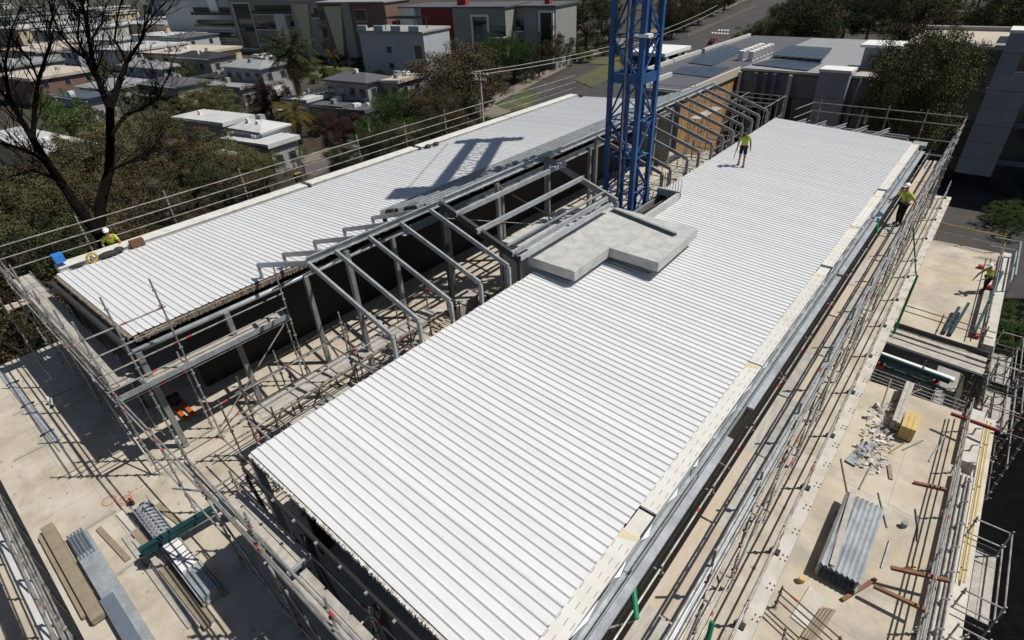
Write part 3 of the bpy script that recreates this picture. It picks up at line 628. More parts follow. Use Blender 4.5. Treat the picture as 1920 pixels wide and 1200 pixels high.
# void with formwork beams between the two terrace slabs
fb = thing('formwork_deck', 'formwork beams and grey boards bridging the void in the terrace', 'formwork', (1.2, 27, -6))
for y, w, m, z in ((28.9,.35,'plank_grey',-3.05),(28.45,.3,'plank_grey',-3.1),(27.95,.5,'plank_grey',-3.12)): MB().bar((-.6,y,z), (3.3,y-.35,z), w, .08).build('board', m, fb)
for y, m, z in ((29.25,'steel_dark',-2.9),(27.45,'steel_dark',-3.1)): MB().bar((-.6,y,z), (3.3,y-.35,z), .1, .2).build('waler', m, fb)
MB().bar((-.6,26.8,-3.3), (2.4,26.55,-3.3), .28, .12).build('board', 'white_paint', fb)
for z in (-2.2, -1.9): rail(fb, (-.4,29.5,z), (3.2,29.15,z), 'scaffold_old')
for x in (-.5, 1.2, 2.9): std(fb, x, 29.4, -6, -1.8, 'scaffold_old'); std(fb, x, 26.6, -6, -2.8, 'scaffold_old'); std(fb, x, 24.3, -6, -2.6, 'scaffold_tube')
for y in (25.0, 24.7, 24.45, 24.2): rail(fb, (-.6,y,-3.05), (2.9,y-.25,-3.05))
tb = thing('teal_beam', 'long teal steel formwork beam on red feet lying in the terrace void', 'beam', (1, 25.6, -6))
MB().bar((-.55,25.75,-2.75), (2.2,25.45,-2.75), .12, .22).build('beam', 'teal_steel', tb); MB().bar((-.55,25.75,-3.2), (2.2,25.45,-3.2), .09, .1).build('chord', 'teal_steel', tb)
for x in (-.3, 1.8): MB().bar((x,25.65,-6), (x,25.65,-2.8), .14, .14).build('leg', 'teal_steel', tb); MB().box(x-.14, x+.14, 25.5, 25.78, -3.3, -3.1).build('foot', 'red_paint', tb)
for x in (.1, .7, 1.3): MB().bar((x,25.65,-3.15), (x+.5,25.6,-2.8), .05, .05).build('strut', 'teal_steel', tb)
# stack of corrugated sheets
cs = thing('corrugated_sheets', 'stack of shiny corrugated steel sheets on the beige terrace', 'sheets', (.85, 14.7, -3))
def corr(x0, x1, y0, y1, z, n, h=.09):
    b = MB(); k = n*4; vs = []
    for i in range(k+1):
        x = x0+(x1-x0)*i/k; zz = z+h*(.5-.5*math.cos(i/4*2*math.pi))
        vs += [(x,y0,zz),(x,y1,zz)]
    b.poly(vs, [(2*i, 2*i+2, 2*i+3, 2*i+1) for i in range(k)]); b.poly([(v[0],v[1],v[2]-.012) for v in vs], [(2*i+1, 2*i+3, 2*i+2, 2*i) for i in range(k)]); return b
for i in range(8): corr(.28+R(-.03,.03), 1.38+R(-.03,.03), 13.0+R(-.08,.08), 16.25+R(-.1,.1), -2.9+i*.06, 8).build('sheet', 'galv_bright' if i > 5 else 'galvanised', cs)
for y in (13.4, 15.7): MB().box(.2, 1.45, y-.05, y+.05, -3, -2.9).build('bearer', 'timber_beam', cs)
simple('plywood_strip', 'pale tapered plywood strip lying on the corrugated sheets', 'plywood', MB().bar((.62,13.1,-2.36), (.42,16.5,-2.36), .16, .02), 'plank_grey')
gp = thing('timber_pack', 'pack of grey weathered planks beside the yellow timber', 'timber', (.9, 22.5, -3))
for i in range(5):
    for j in range(2): MB().box(.76+j*.15, .90+j*.15, 21.05+R(-.05,.05), 24.0, -3+.1+i*.09, -3+.185+i*.09).build('plank', 'plank_grey', gp)
yp = thing('timber_pack', 'short pack of yellow formwork timber beside the grey planks', 'timber', (1.3, 21.3, -3))
for i in range(4):
    for j in range(3): MB().box(1.08+j*.165, 1.235+j*.165, 20.8, 21.85+R(-.02,.02), -3+.05+i*.15, -3+.19+i*.15).build('plank', 'yellow_timber', yp)
for k, (p, q, lab) in enumerate((((1.15,12.6,-2.95),(1.75,13.9,-2.95),'rusty timber lying against the corrugated sheets'), ((1.95,14.0,-2.3),(3.3,14.5,-2.25),'rust brown waler propped across the terrace guard rail'), ((1.7,13.2,-2.45),(2.95,13.25,-2.4),'lower rust brown waler resting on the guard rail'), ((2.0,18.7,-2.95),(2.9,19.0,-2.95),'rusty timber lying alone on the terrace'), ((2.4,22.4,-2.2),(3.9,22.2,-2.1),'dark red waler bridging the edge beam'))):
    simple('waler', lab, 'timber', MB().bar(p, q, .1, .1), 'timber_rust' if k < 4 else 'wall_red')
simple('steel_plate', 'grey steel plate lying at the slab edge by the crumpled paper', 'plate', MB().bar((.05,18.3,-2.93), (.35,19.7,-2.93), .36, .03), 'galvanised')
cp = MB(); random.seed(3)
for i in range(170):
    c = V((R(.0,1.0), R(18.4,22.4), -3+R(.02,.22))); a = V((R(-1,1),R(-1,1),R(-.4,.4))).normalized()*R(.08,.2); b_ = V((R(-1,1),R(-1,1),R(-.2,.8))).normalized()*R(.08,.2)
    cp.poly([c, c+a, c+a+b_+V((0,0,.03)), c+b_], [(0,1,2,3)])
o = cp.build('crumpled_paper', 'paper'); tag(o, 'heap of torn white paper and wrapping on the terrace', 'paper', kind='stuff')
for k, (x, y, lab, m) in enumerate(((2.05,16.5,'small grey bucket standing alone on the terrace','plastic_grey'),(2.5,14.9,'small pale tin beside the guard rail of the terrace','yellow_timber'),(.05,12.5,'short yellow core cylinder at the pale slab edge','yellow_timber'))):
    simple('bucket', lab, 'bucket', MB().tube((x,y,-3), (x,y,-2.8), .09, 10, .1), m)
simple('offcut', 'brown timber offcut on the beige terrace near the paper heap', 'timber', MB().bar((1.35,18.4,-2.97), (1.15,19.1,-2.97), .12, .05), 'timber_beam')
pb = thing('plank_pile', 'small pile of brown planks leaning by white rags at the terrace corner', 'timber', (.9, 11.5, -3))
for i in range(4): MB().bar((.55+i*.08,10.6,-2.96+i*.03), (.8+i*.08,12.0,-2.9+i*.05), .09, .04).build('plank', 'timber_beam', pb)
ws = MB(); ws.prism([(.15,11.2),(.6,11.1),(.75,12.3),(.3,12.5)], -2.99, -2.96); simple('board', 'pale plywood board beside the corrugated sheets', 'board', ws, 'concrete_pale')
random.seed(17)
for k in range(18):
    x, y, a = R(.1,2.6), R(8.5,23), R(-.5,.5); L_ = R(.6,2.4)
    simple('loose_tube', 'loose scaffold tube or batten lying on the terrace', 'tube', MB().tube((x,y,-2.97), (min(2.8,x+math.sin(a)*L_),y+math.cos(a)*L_,-2.97), .024, 6), random.choice(['scaffold_tube','timber_beam','scaffold_old','galvanised']), 'loose tubes on the terrace')
# teal props and frames by the crouching worker
for k, (a, b_, lab) in enumerate((((1.5,29.7,-2.9),(1.75,32.3,-2.7),'teal formwork beam leaning near the crouching worker'),((1.75,29.7,-2.9),(2.05,32.6,-2.5),'second teal formwork beam lying beside its pair'),((2.6,30.2,-2.8),(3.0,36.2,-2.0),'long teal beam along the terrace edge below the worker'))):
    simple('teal_beam', lab, 'beam', MB().bar(a, b_, .12, .16), 'teal_steel')
yr = thing('guard_rail', 'yellow ended guard rail at the far edge of the terrace', 'guard rail', (1.4, 41.4, -3))
for z in (-1.9, -2.45): MB().tube((-.4,41.5,z), (2.85,41.2,z), .03, 6).build('rail', 'yellow_paint' if z > -2 else 'scaffold_tube', yr)
for x in (-.3, 1.2, 2.8): MB().bar((x,41.4,-3), (x,41.4,-1.8), .06, .06).build('post', 'yellow_paint', yr)
gf = thing('edge_guard', 'grey square guard frame beside the crouching worker', 'guard rail', (3.2, 37, -3))
for y in (35.6, 38, 40.4): MB().bar((3.5,y,-3.3), (3.5,y,-1.7), .07, .07).build('post', 'galvanised', gf)
for z in (-1.75, -2.3): MB().bar((3.5,35.6,z), (3.5,40.4,z), .06, .06).build('rail', 'galvanised', gf); MB().bar((2.3,40.4,z), (3.5,40.4,z), .06, .06).build('rail', 'galvanised', gf)
for k, (x, y) in enumerate(((2.2,38.5),(2.8,36.0),(2.7,30.3))): simple('red_block', ('red foot block at the terrace guard rail post','red foot block behind the crouching worker','red foot block at the end of the long teal beam')[k], 'block', MB().box(x-.14, x+.14, y-.14, y+.14, -3, -2.82), 'red_paint')
tr = thing('guard_rail', 'tube guard rail along the terrace side before the crouching worker', 'guard rail', (2.6, 35, -3))
for y in (30.5, 33, 36, 39.5): std(tr, 2.85, y, -3, -1.85)
for z in (-1.95, -2.4): railrun(tr, (2.85,30,z), (2.85,40.5,z), 3)

# ================================================================== THINGS ON THE DECK
ta = thing('timber_beams', 'pair of thick brown laminated timber beams lying on the deck', 'timber', (-15, -1.2, 0))
MB().box(-17.0, -12.8, -1.42, -1.13, .06, .24).build('beam', 'timber_beam', ta); MB().box(-16.9, -13.2, -1.55, -1.43, .0, .12).build('beam', 'timber_beam', ta); MB().box(-16.3, -13.0, -1.3, -1.15, .0, .055).build('bearer', 'timber_beam', ta)
ps = thing('purlin_stack', 'stack of galvanised steel purlins on the deck beside the brown beams', 'steel', (-13.5, -.8, 0))
corr(-.24, .24, -.6, .6, .06, 4, .05)
for i in range(3):
    MB().cee((-16.05+i*.04,-.95+i*.15,.10), (-11.0,-.98+i*.15,.10), .13, .16).build('purlin', 'sheet_blue' if i == 0 else 'galvanised', ps)
MB().box(-15.1, -10.9, -1.05, -.62, .19, .22).build('sheet', 'galvanised', ps); MB().box(-13.2, -11.2, -1.10, -.80, .225, .26).build('sheet', 'sheet_blue', ps)
for i in range(5): MB().tube((-16.1,-1.0+i*.08,.21), (-14.9,-1.0+i*.08,.21), .03, 6).build('rib', 'sheet_blue', ps)
pk = thing('plank_stack', 'loose stack of weathered scaffold planks lying on the deck before the steel tray', 'timber', (-13, .25, 0))
for i, (x0, x1, y, z, m) in enumerate(((-15.0,-10.9,.05,.03,'plank_grey'),(-14.9,-14.0,.27,.10,'timber_beam'),(-14.6,-10.7,.2,.085,'plank_grey'),(-13.2,-10.6,.36,.03,'timber_beam'),(-13.0,-10.5,.3,.13,'timber_beam'))): MB().bar((x0,y,z), (x1,y+.05,z), .2, .05).build('plank', m, pk)
for i, (a, b_, w, lab) in enumerate((((-15.9,-.35),(-14.1,-.2),.14,'short brown plank lying loose between the stacks'), ((-15.4,1.05),(-14.0,1.25),.16,'brown plank lying against the steel tray'), ((-16.0,.25),(-14.9,.3),.2,'pale board beside the spray-painted circles'), ((-12.6,.95),(-11.0,1.0),.16,'timber offcut at the edge of the dark deck'))):
    simple('plank', lab, 'plank', MB().bar((*a,.03), (*b_,.03), w, .06), 'timber_beam' if i != 2 else 'concrete_pale')
ma = thing('steel_tray', 'galvanised steel tray holding a coiled spiral duct', 'tray', (-13.5, .72, 0))
MB().box(-15.7, -11.1, .52, .95, .03, .10).build('tray_base', 'galvanised', ma); MB().box(-15.7, -11.1, .95, .98, .03, .36).build('tray_side', 'galvanised', ma); MB().box(-15.7, -11.1, .49, .52, .03, .30).build('tray_side', 'galvanised', ma)
cl = MB(); pts = []
for i in range(11*12):
    t = i/12*2*math.pi; pts.append((-15.35+i*.0145, .74+.17*math.cos(t), .29+.17*math.sin(t)))
cl.path(pts, .03, 6); cl.build('coil', 'galv_bright', ma); MB().box(-13.42, -12.2, .55, .93, .10, .40).build('white_cover', 'white_paint', ma)
for i in range(4): MB().box(-13.3+i*.27, -13.27+i*.27, .548, .932, .40, .406).build('cover_strap', 'rubber_black', ma)
MB().box(-12.15, -11.15, .55, .93, .10, .33).build('end_box', 'galvanised', ma)
tl = thing('teal_beam', 'teal steel beam lying across the steel tray on the deck', 'beam', (-13.2, 1.0, 0))
MB().bar((-13.55,.1,.52), (-13.2,2.3,.62), .1, .2).build('beam', 'teal_steel', tl); MB().bar((-13.55,.1,.40), (-13.2,2.3,.50), .16, .03).build('flange', 'teal_steel', tl); MB().bar((-13.55,.1,.63), (-13.2,2.3,.73), .16, .03).build('flange', 'teal_steel', tl)
MB().box(-13.62, -13.42, .02, .18, 0, .40).build('foot', 'rubber_black', tl); MB().box(-13.3, -13.1, 2.1, 2.3, 0, .50).build('foot', 'teal_steel', tl)
rb = thing('tube_bundle', 'bundle of thin pale steel tubes lying on the sunlit deck', 'tubes', (-24, -.1, 0))
for i in range(4): MB().tube((-27.6+i*.1,-.28+i*.05,.03), (-20.4-(i%2)*.6,-.08+i*.06,.03), .03, 6).build('tube', 'galv_bright', rb)
for x in (-26.3, -24.2, -21.8): MB().box(x-.02, x+.02, -.3, .12, .03, .075).build('strap', 'rubber_black', rb)
pj = thing('pallet_jack', 'orange pallet jack parked on the deck under the roof edge', 'pallet jack', (-19.5, 3.4, 0))
for dy in (-.14, .14): MB().box(-19.5, -18.4, 3.4+dy-.07, 3.4+dy+.07, .07, .13).build('fork', 'orange', pj)
MB().box(-19.75, -19.48, 3.2, 3.6, .06, .45).build('pump_body', 'rubber_black', pj); MB().tube((-19.65,3.4,.4), (-20.0,3.42,1.15), .025, 8).build('handle', 'orange', pj); MB().tube((-20.0,3.25,1.17), (-20.0,3.6,1.17), .025, 8).build('handle_grip', 'orange', pj)
for x, y in ((-19.62,3.22),(-19.62,3.58),(-18.5,3.26),(-18.5,3.54)): MB().tube((x,y-.03,.05), (x,y+.03,.05), .05, 10).build('wheel', 'rubber_black', pj)
bt = thing('bottle', 'white plastic bottle standing on the striped sunlit deck', 'bottle', (-23.6,.5,0))
MB().tube((-23.6,.5,0), (-23.6,.5,.22), .09, 10).build('body', 'white_paint', bt); MB().tube((-23.6,.5,.22), (-23.6,.5,.33), .085, 10, .03).build('neck', 'white_paint', bt); MB().ball((-23.3,.45,.06), .07).build('cap', 'rubber_black', bt)
def ring(c, r, w, n=20, sx=1):
    b = MB(); vs = []
    for i in range(n):
        t = 2*math.pi*i/n; vs += [(c[0]+r*sx*math.cos(t), c[1]+r*math.sin(t), .006), (c[0]+(r-w)*sx*math.cos(t), c[1]+(r-w)*math.sin(t), .006)]
    return b.poly(vs, [(2*i, 2*((i+1)%n), 2*((i+1)%n)+1, 2*i+1) for i in range(n)])
m1 = thing('spray_marks', 'two red sprayed circles and dashes on the concrete deck', 'marking', (-16.6,.4,0))
ring((-16.78,.2), .2, .03).build('circle', 'spray_red', m1); ring((-16.42,.5), .2, .03).build('circle', 'spray_red', m1); ring((-16.42,.5), .13, .025).build('circle', 'spray_red', m1)
for i in range(4): MB().box(-16.62+i*.02, -16.58+i*.02, .75+i*.13, .82+i*.13, .003, .008).build('dash', 'spray_red', m1)
MB().box(-16.7, -16.52, .70, .73, .003, .008).build('dash', 'spray_red', m1)
oc = thing('cable_reel', 'small orange topped canister beside the steel tray', 'canister', (-16.05,.6,0)); MB().tube((-16.05,.6,0), (-16.05,.6,.2), .07, 10).build('body', 'rubber_black', oc); MB().tube((-16.05,.6,.2), (-16.05,.6,.27), .075, 10, .03).build('lid', 'orange', oc)
# machinery, pallets and boards in the gap
gm = thing('hoist_unit', 'dark hoist unit with a glazed cover standing in the gap scaffold', 'machine', (-12.3, 8.2, 0))
MB().box(-12.9, -11.8, 7.3, 9.1, .15, 1.5).build('body', 'rubber_black', gm); MB().bar((-12.9,7.4,1.6), (-11.8,7.4,1.9), .06, .06).build('bar', 'frame_grey', gm); MB().bar((-12.9,9.0,1.6), (-11.8,9.0,1.9), .06, .06).build('bar', 'frame_grey', gm)
for y in (7.6, 8.0, 8.4): MB().box(-12.7, -12.0, y, y+.05, 1.5, 1.56).build('louvre', 'plastic_grey', gm)
random.seed(12)
for k in range(12):
    x, y = R(-15.5,-11.3), R(10.5,17.5)
    if -13.8 < x < -11.7 and y > 14.5: x = -15.3+R(-.5,.5)
    p_ = thing('pallet', 'timber pallet lying on the deck of the open gap', 'pallet', (x,y,0), 'pallets on the floor of the gap'); a = R(-.2,.2)
    p_.rotation_euler.z = a
    for i in range(5): MB().box(-.5, .5, -.6+i*.26, -.6+i*.26+.14, .1, .13).build('slat', 'plank_timber', p_, local=True)
    for i in range(3): MB().box(-.5+i*.44, -.38+i*.44, -.6, .6, 0, .1).build('bearer', 'plank_timber', p_, local=True)
for k in range(9):
    x, y = R(-13.6,-11.4), R(24,35); simple('board', 'pale formwork board on the floor of the far gap', 'board', MB().bar((x,y,.03), (x+R(-.4,.4),y+R(1.2,2.2),.03), R(.3,.9), .05), 'plank_grey', 'boards in the far gap')
for k, (x, y, z) in enumerate(((-12.0,25.2,1.2),(-12.3,26.3,.9),(-11.8,24.4,.8),(-12.6,28.2,1.5))):
    simple('red_crate', 'red plastic crate among the scaffold behind the crane mast', 'crate', MB().box(x-.25, x+.25, y-.3, y+.3, z, z+.35), 'red_paint', 'red crates behind the mast')
random.seed(31)
for k in range(16):
    x, y = R(-13.4,-11.0), R(3.6,12.0); a = R(-.5,.5); L_ = R(.8,2.2)
    simple('board', 'loose formwork board on the floor of the near gap', 'board', MB().bar((x,y,.02+k*.012), (x+math.sin(a)*L_,y+math.cos(a)*L_,.02+k*.012), R(.15,.6), .012), random.choice(['plank_grey','timber_beam','plank_timber','steel_dark']), 'boards in the near gap')
for k, (x, y, w_, l_, h_, m, lab) in enumerate(((-11.4,5.6,.5,1.4,.9,'rubber_black','black equipment case under the near gap scaffold'),(-11.3,10.9,.6,.9,.8,'steel_dark','dark steel bin beside the main portal rafter'),(-11.5,13.6,.4,1.2,.6,'red_paint','red tool chest under the bare purlins'),(-15.4,14.2,.8,1.2,.7,'plank_grey','grey crate of fittings under the bare purlins'),(-15.2,18.0,.9,1.0,.9,'timber_beam','timber crate beside the crane mast'))):
    b = thing('site_box', lab, 'box', (x,y,0)); MB().box(x-w_/2, x+w_/2, y-l_/2, y+l_/2, .06, h_).build('body', m, b); MB().box(x-w_/2-.02, x+w_/2+.02, y-l_/2-.02, y+l_/2+.02, h_, h_+.05).build('lid', m, b)
    for q in (-1, 1): MB().box(x-w_/2, x+w_/2, y+q*l_*.35-.05, y+q*l_*.35+.05, 0, .06).build('skid', 'timber_beam', b)
# on the roofs
simple('steel_angle', 'galvanised angle bar lying on the L-shaped slab', 'steel bar', MB().cee((-10.45,18.15,4.68), (-7.35,17.35,4.68), .1, .12), 'galvanised')
bb = thing('carton', 'blue cardboard carton on the corner of the white parapet', 'box', (-25.6,3.1,4.25)); MB().box(-25.85, -25.40, 2.98, 3.3, 4.247, 4.52).build('box_body', 'blue_box', bb); MB().box(-25.70, -25.50, 2.973, 2.979, 4.32, 4.44).build('label_patch', 'white_paint', bb)
rl = thing('tape_reel', 'yellow reel lying against the white parapet', 'reel', (-25.2,4.0,4.0))
rl_ = MB(); n = 16
for i in range(n):
    t0, t1 = 2*math.pi*i/n, 2*math.pi*(i+1)/n; rl_.tube((-25.15+.02, 4.05+.17*math.cos(t0), 4.16+.17*math.sin(t0)), (-25.15+.02, 4.05+.17*math.cos(t1), 4.16+.17*math.sin(t1)), .045, 6)
rl_.build('rim', 'yellow_paint', rl); MB().tube((-25.2,4.05,4.16), (-25.05,4.05,4.16), .07, 10).build('hub', 'timber_beam', rl)
bgm = MB(); bgm.ball((-25.15,4.6,4.08), .16, 10, 6, (1.1,2.6,.7)); bgm.ball((-25.2,5.0,4.1), .14, 10, 6, (1,1.4,.8)); simple('tool_bag', 'slumped dark grey tool bag beside the yellow reel on the roof', 'bag', bgm, 'rubber_black')
bgm = MB(); bgm.ball((-25.15,3.5,4.04), .1, 10, 6, (1,3,.6)); simple('tool_roll', 'dark tool roll with red grip beside the blue carton', 'tools', bgm, 'rubber_black')
bgm = MB(); bgm.box(-25.36, -25.1, 5.45, 5.95, 3.98, 4.26); simple('leather_pouch', 'brown leather tool pouch on the roof before the leaning worker', 'pouch', bgm, 'brown_leather')
for k, (x, y) in enumerate(((-25.15,21.8),(-25.1,22.4),(-24.9,37.6))): 
    bgm = MB(); bgm.ball((x,y,zl(x)+.12), .15, 8, 5, (1.2,1.5,.8)); simple('kit_bag', ('black kit bag beside the broken parapet joint','second black kit bag beside the broken parapet joint','grey kit bag at the far corner of the roof')[k], 'bag', bgm, 'rubber_black')
# ================================================================== NEIGHBOURHOOD
random.seed(21)
AN = math.radians(7.5); XP = V((math.cos(AN), math.sin(AN), 0)); YP = V((-math.sin(AN), math.cos(AN), 0))
def win(T, x0, x1, z0, z1, y, face='f', fm='white_paint', pm='glass_mid', pr_=.06):
    """a window on the front (y plane, looking -y) or right face (x plane, looking +x): frame with a pane"""
    if face == 'f':
        f = MB().box(x0, x1, y-pr_, y+.02, z0, z1).build('window', fm, T, local=True); MB().box(x0+.08, x1-.08, y-pr_-.02, y-pr_-.003, z0+.08, z1-.08).build('pane', pm, f, local=True)
    else:
        f = MB().box(y-.02, y+pr_, x0, x1, z0, z1).build('window', fm, T, local=True); MB().box(y+pr_+.003, y+pr_+.02, x0+.08, x1-.08, z0+.08, z1-.08).build('pane', pm, f, local=True)
    return f
def hip(w, d, z, rise, ov):
    x0, x1, y0, y1 = -w-ov, ov, -ov, d+ov; m = min(x1-x0, y1-y0)/2
    a, b_ = ((x0+m, (y0+y1)/2), (x1-m, (y0+y1)/2)) if (x1-x0) >= (y1-y0) else (((x0+x1)/2, y0+m), ((x0+x1)/2, y1-m))
    base = [(x0,y0,z),(x1,y0,z),(x1,y1,z),(x0,y1,z)]; top = [(v[0],v[1],z+.2) for v in base]; r = [(a[0],a[1],z+.2+rise),(b_[0],b_[1],z+.2+rise)]
    fs = [(3,2,1,0),(0,1,5,4),(1,2,6,5),(2,3,7,6),(3,0,4,7)]
    fs += [(4,5,9,8),(5,6,9),(6,7,8,9),(7,4,8)] if (x1-x0) >= (y1-y0) else [(4,5,8),(5,6,9,8),(6,7,9),(7,4,8,9)]
    return MB().poly(base+top+r, fs)
HN = [0]
def house(label, C, L, Rt, h, roof='hip', wm='offwhite', rm='roof_slate', rise=.9, ov=.45, cols=3, floors=2, base=None, group=None):
    z = ZG+h; c, l, r = at(*C, z), at(*L, z), at(*Rt, z)
    w = min(max(abs((l-c).dot(XP)), 4), 30); d = min(max(abs((r-c).dot(YP)), 4), 34)
    T = thing('house', label, 'house', (c.x, c.y, ZG), group, AN)
    MB().box(-w, 0, 0, d, 0, h).build('wall', wm, T, local=True)
    if roof == 'hip': hip(w, d, h, rise, ov).build('roof', rm, T, local=True)
    else:
        x0, x1, y0, y1 = -w-ov, ov, -ov, d+ov
        MB().poly([(x0,y0,h),(x1,y0,h),(x1,y1,h),(x0,y1,h),(x0,y0,h+.25),(x1,y0,h+.25+rise*.3),(x1,y1,h+.25+rise*.3+.001),(x0,y1,h+.25)], [(3,2,1,0),(4,5,6,7),(0,1,5,4),(1,2,6,5),(2,3,7,6),(3,0,4,7)]).build('roof', rm, T, local=True)
        if rm == 'roof_pale':
            for i in range(int(w/1.2)): MB().box(-w+i*1.2, -w+i*1.2+.06, y0, y1, h+.26+rise*.3*(i*1.2+ov)/(w+2*ov), h+.31+rise*.3*(i*1.2+ov)/(w+2*ov)).build('rib', rm, T, local=True)
    fh = h/floors
    for fl in range(floors):
        for i in range(cols):
            x = -w+(i+.5)*w/cols; win(T, x-min(.7,w/cols*.3), x+min(.7,w/cols*.3), fl*fh+.9, fl*fh+min(2.3,fh-.3), 0, 'f', 'wall_grey')
        for i in range(max(2, int(d/4))):
            n = max(2, int(d/4)); y = (i+.5)*d/n; win(T, y-.6, y+.6, fl*fh+.9, fl*fh+min(2.3,fh-.3), 0, 'r', 'wall_grey')
    MB().box(-w*.3-.45, -w*.3+.45, -.05, 0, 0, 2.1).build('door', 'wall_brown', T, local=True)
    zt_ = h+.25+(rise*.55 if roof == 'hip' else rise*.15)
    for k_ in range(random.choice((1,2,3))):
        x_, y_ = -w*R(.25,.75), d*R(.25,.75); s_ = R(.2,.55); MB().box(x_-s_, x_+s_, y_-s_*.8, y_+s_*.8, h+.1, zt_+R(.35,.9)).build('roof_vent', random.choice(['roof_greymetal','white_paint','wall_grey']), T, local=True)
    MB().bar((-w-ov,-ov-.06,h+.08), (ov,-ov-.06,h+.08), .12, .14).build('gutter', random.choice(['white_paint','wall_grey','steel_dark']), T, local=True)
    if R(0,1) < .5: MB().box(-w*.95, -w*.55, -2.2, -.02, 2.3, 2.45).build('awning', rm, T, local=True); MB().bar((-w*.93,-2.1,0), (-w*.93,-2.1,2.3), .1, .1).build('awning_post', 'white_paint', T, local=True)
    return T, w, d
H = house
T, w, d = H('two storey house with purplish grey hip roof and pale walls beside the round green tree', (687,157), (632,145), (730,146), 6.2, 'hip', 'wall_grey', 'roof_slate', cols=4)
MB().box(-1.9, .05, -.04, 0, .3, 2.4).build('white_panel', 'white_paint', T, local=True)
H('small house with beige skillion roof next to the purplish hip roof', (746,156), (728,148), (780,143), 6.0, 'skillion', 'wall_grey', 'roof_beige', cols=2)
T, w, d = H('two storey house with dark grey hip roof behind the tall palm', (489,130), (442,120), (524,119), 6.2, 'hip', 'wall_grey', 'roof_greymetal', cols=4)
MB().box(.0, .04, .6, 4.0, .4, 2.9).build('white_panel', 'white_paint', T, local=True)
H('low outbuilding with plain grey roof beside the purple-leaved tree', (452,168), (420,151), (476,160), 3.3, 'skillion', 'wall_grey', 'roof_greymetal', cols=2, floors=1)
H('black roofed house with white garage panel under the grey apartment block', (392,112), (364,101), (428,103), 6.2, 'hip', 'wall_olive', 'roof_charcoal', cols=2)
H('low black roofed annexe between the dark house and the palm', (405,150), (388,141), (452,138), 3.6, 'skillion', 'wall_olive', 'roof_charcoal', cols=2, floors=1)
H('dark carport with slate roof by the driveway', (642,205), (610,186), (660,199), 3.0, 'skillion', 'wall_olive', 'roof_slate', cols=1, floors=1)
H('second slate carport beside the driveway trees', (685,212), (654,201), (698,202), 3.0, 'skillion', 'wall_olive', 'roof_slate', cols=1, floors=1)
T, w, d = H('flat white roofed house with dark solar rack behind the palm trunk', (576,192), (548,183), (640,176), 3.6, 'skillion', 'offwhite', 'roof_pale', cols=2, floors=1)
for i in range(5): MB().bar((-w*.8, d*.55+i*1.0, 4.3), (-w*.1, d*.55+i*1.0, 4.5), .8, .06).build('solar_panel', 'solar_blue', T, local=True)
H('house with bright corrugated white roof among the olive trees', (421,236), (352,216), (466,222), 4.6, 'skillion', 'wall_grey', 'roof_pale', cols=3, floors=1)
H('low white corrugated roof stepping down towards the street', (505,277), (455,252), (554,262), 3.4, 'skillion', 'wall_grey', 'roof_pale', cols=2, floors=1)
H('white curved roof house between the two corrugated roofs', (490,250), (455,236), (520,238), 4.4, 'hip', 'white_paint', 'roof_pale', cols=2, floors=1)
H('cream rendered house with white flat roof at the back of the estate', (32,56), (6,50), (121,42), 6.2, 'skillion', 'cream_wall', 'roof_pale', cols=2)
H('house with pale gable roof behind the bare tree fork', (60,152), (16,138), (155,130), 5.2, 'skillion', 'wall_brown', 'roof_beige', cols=2)
T, w, d = H('long white warehouse roof with a row of solar panels', (122,60), (82,40), (298,40), 6.0, 'skillion', 'offwhite', 'roof_pale', cols=4, floors=1)
for i in range(9): MB().bar((-w*.5, d*.1+i*d*.09, 6.7), (-w*.5, d*.1+i*d*.09+d*.075, 6.7), 3.0, .08).build('solar_panel', 'solar_blue', T, local=True)
H('grey shed roof house with tan side wall beside the striped block', (310,48), (285,28), (362,40), 6.0, 'skillion', 'cream_wall', 'roof_greymetal', cols=2)
H('small white cube house below the striped block', (337,71), (320,52), (380,64), 5.0, 'skillion', 'white_paint', 'roof_pale', cols=2)
H('white roofed house beside the tan house', (243,98), (232,84), (347,82), 5.0, 'skillion', 'offwhite', 'roof_pale', cols=3)
H('tan two storey house with beige roof beside the black roofed house', (355,106), (313,93), (400,88), 6.0, 'skillion', 'cream_wall', 'roof_beige', cols=3)
H('small grey gabled house before the tan house', (305,130), (272,115), (327,122), 4.6, 'hip', 'wall_bluegrey', 'roof_greymetal', cols=2)
H('long grey low roof at the foot of the bare tree limbs', (18,128), (-14,118), (112,113), 4.0, 'skillion', 'wall_grey', 'roof_greymetal', cols=2, floors=1)
H('small white flat roof between tan house and trees', (312,66), (288,62), (325,60), 3.4, 'skillion', 'offwhite', 'roof_pale', cols=1, floors=1)
H('dark solar panelled roof at the foot of the bare tree', (167,190), (120,177), (190,181), 4.0, 'skillion', 'wall_grey', 'solar_blue', cols=2, floors=1)
H('low grey house with white verandah behind the bare tree trunk', (205,170), (160,160), (262,150), 3.8, 'hip', 'wall_grey', 'roof_greymetal', cols=2, floors=1)
H('big flat white industrial roof under the bare tree', (112,300), (-60,262), (150,268), 4.2, 'skillion', 'cream_wall', 'roof_pale', rise=.4, cols=3, floors=1)
H('dark grey roof house behind the purple-leaved tree', (330,165), (292,152), (372,150), 4.0, 'hip', 'wall_olive', 'roof_slate', cols=2, floors=1)
H('pale roofed cottage at the back left of the estate', (70,100), (20,92), (128,86), 4.4, 'skillion', 'wall_grey', 'roof_beige', cols=2, floors=1)
H('brown walled cottage at the very back of the estate', (150,20), (100,14), (210,12), 5, 'skillion', 'wall_brown', 'roof_pale', cols=2, floors=1)
H('white garage row beyond the warehouse roof', (215,78), (195,72), (262,70), 3.2, 'skillion', 'white_paint', 'roof_pale', cols=2, floors=1)
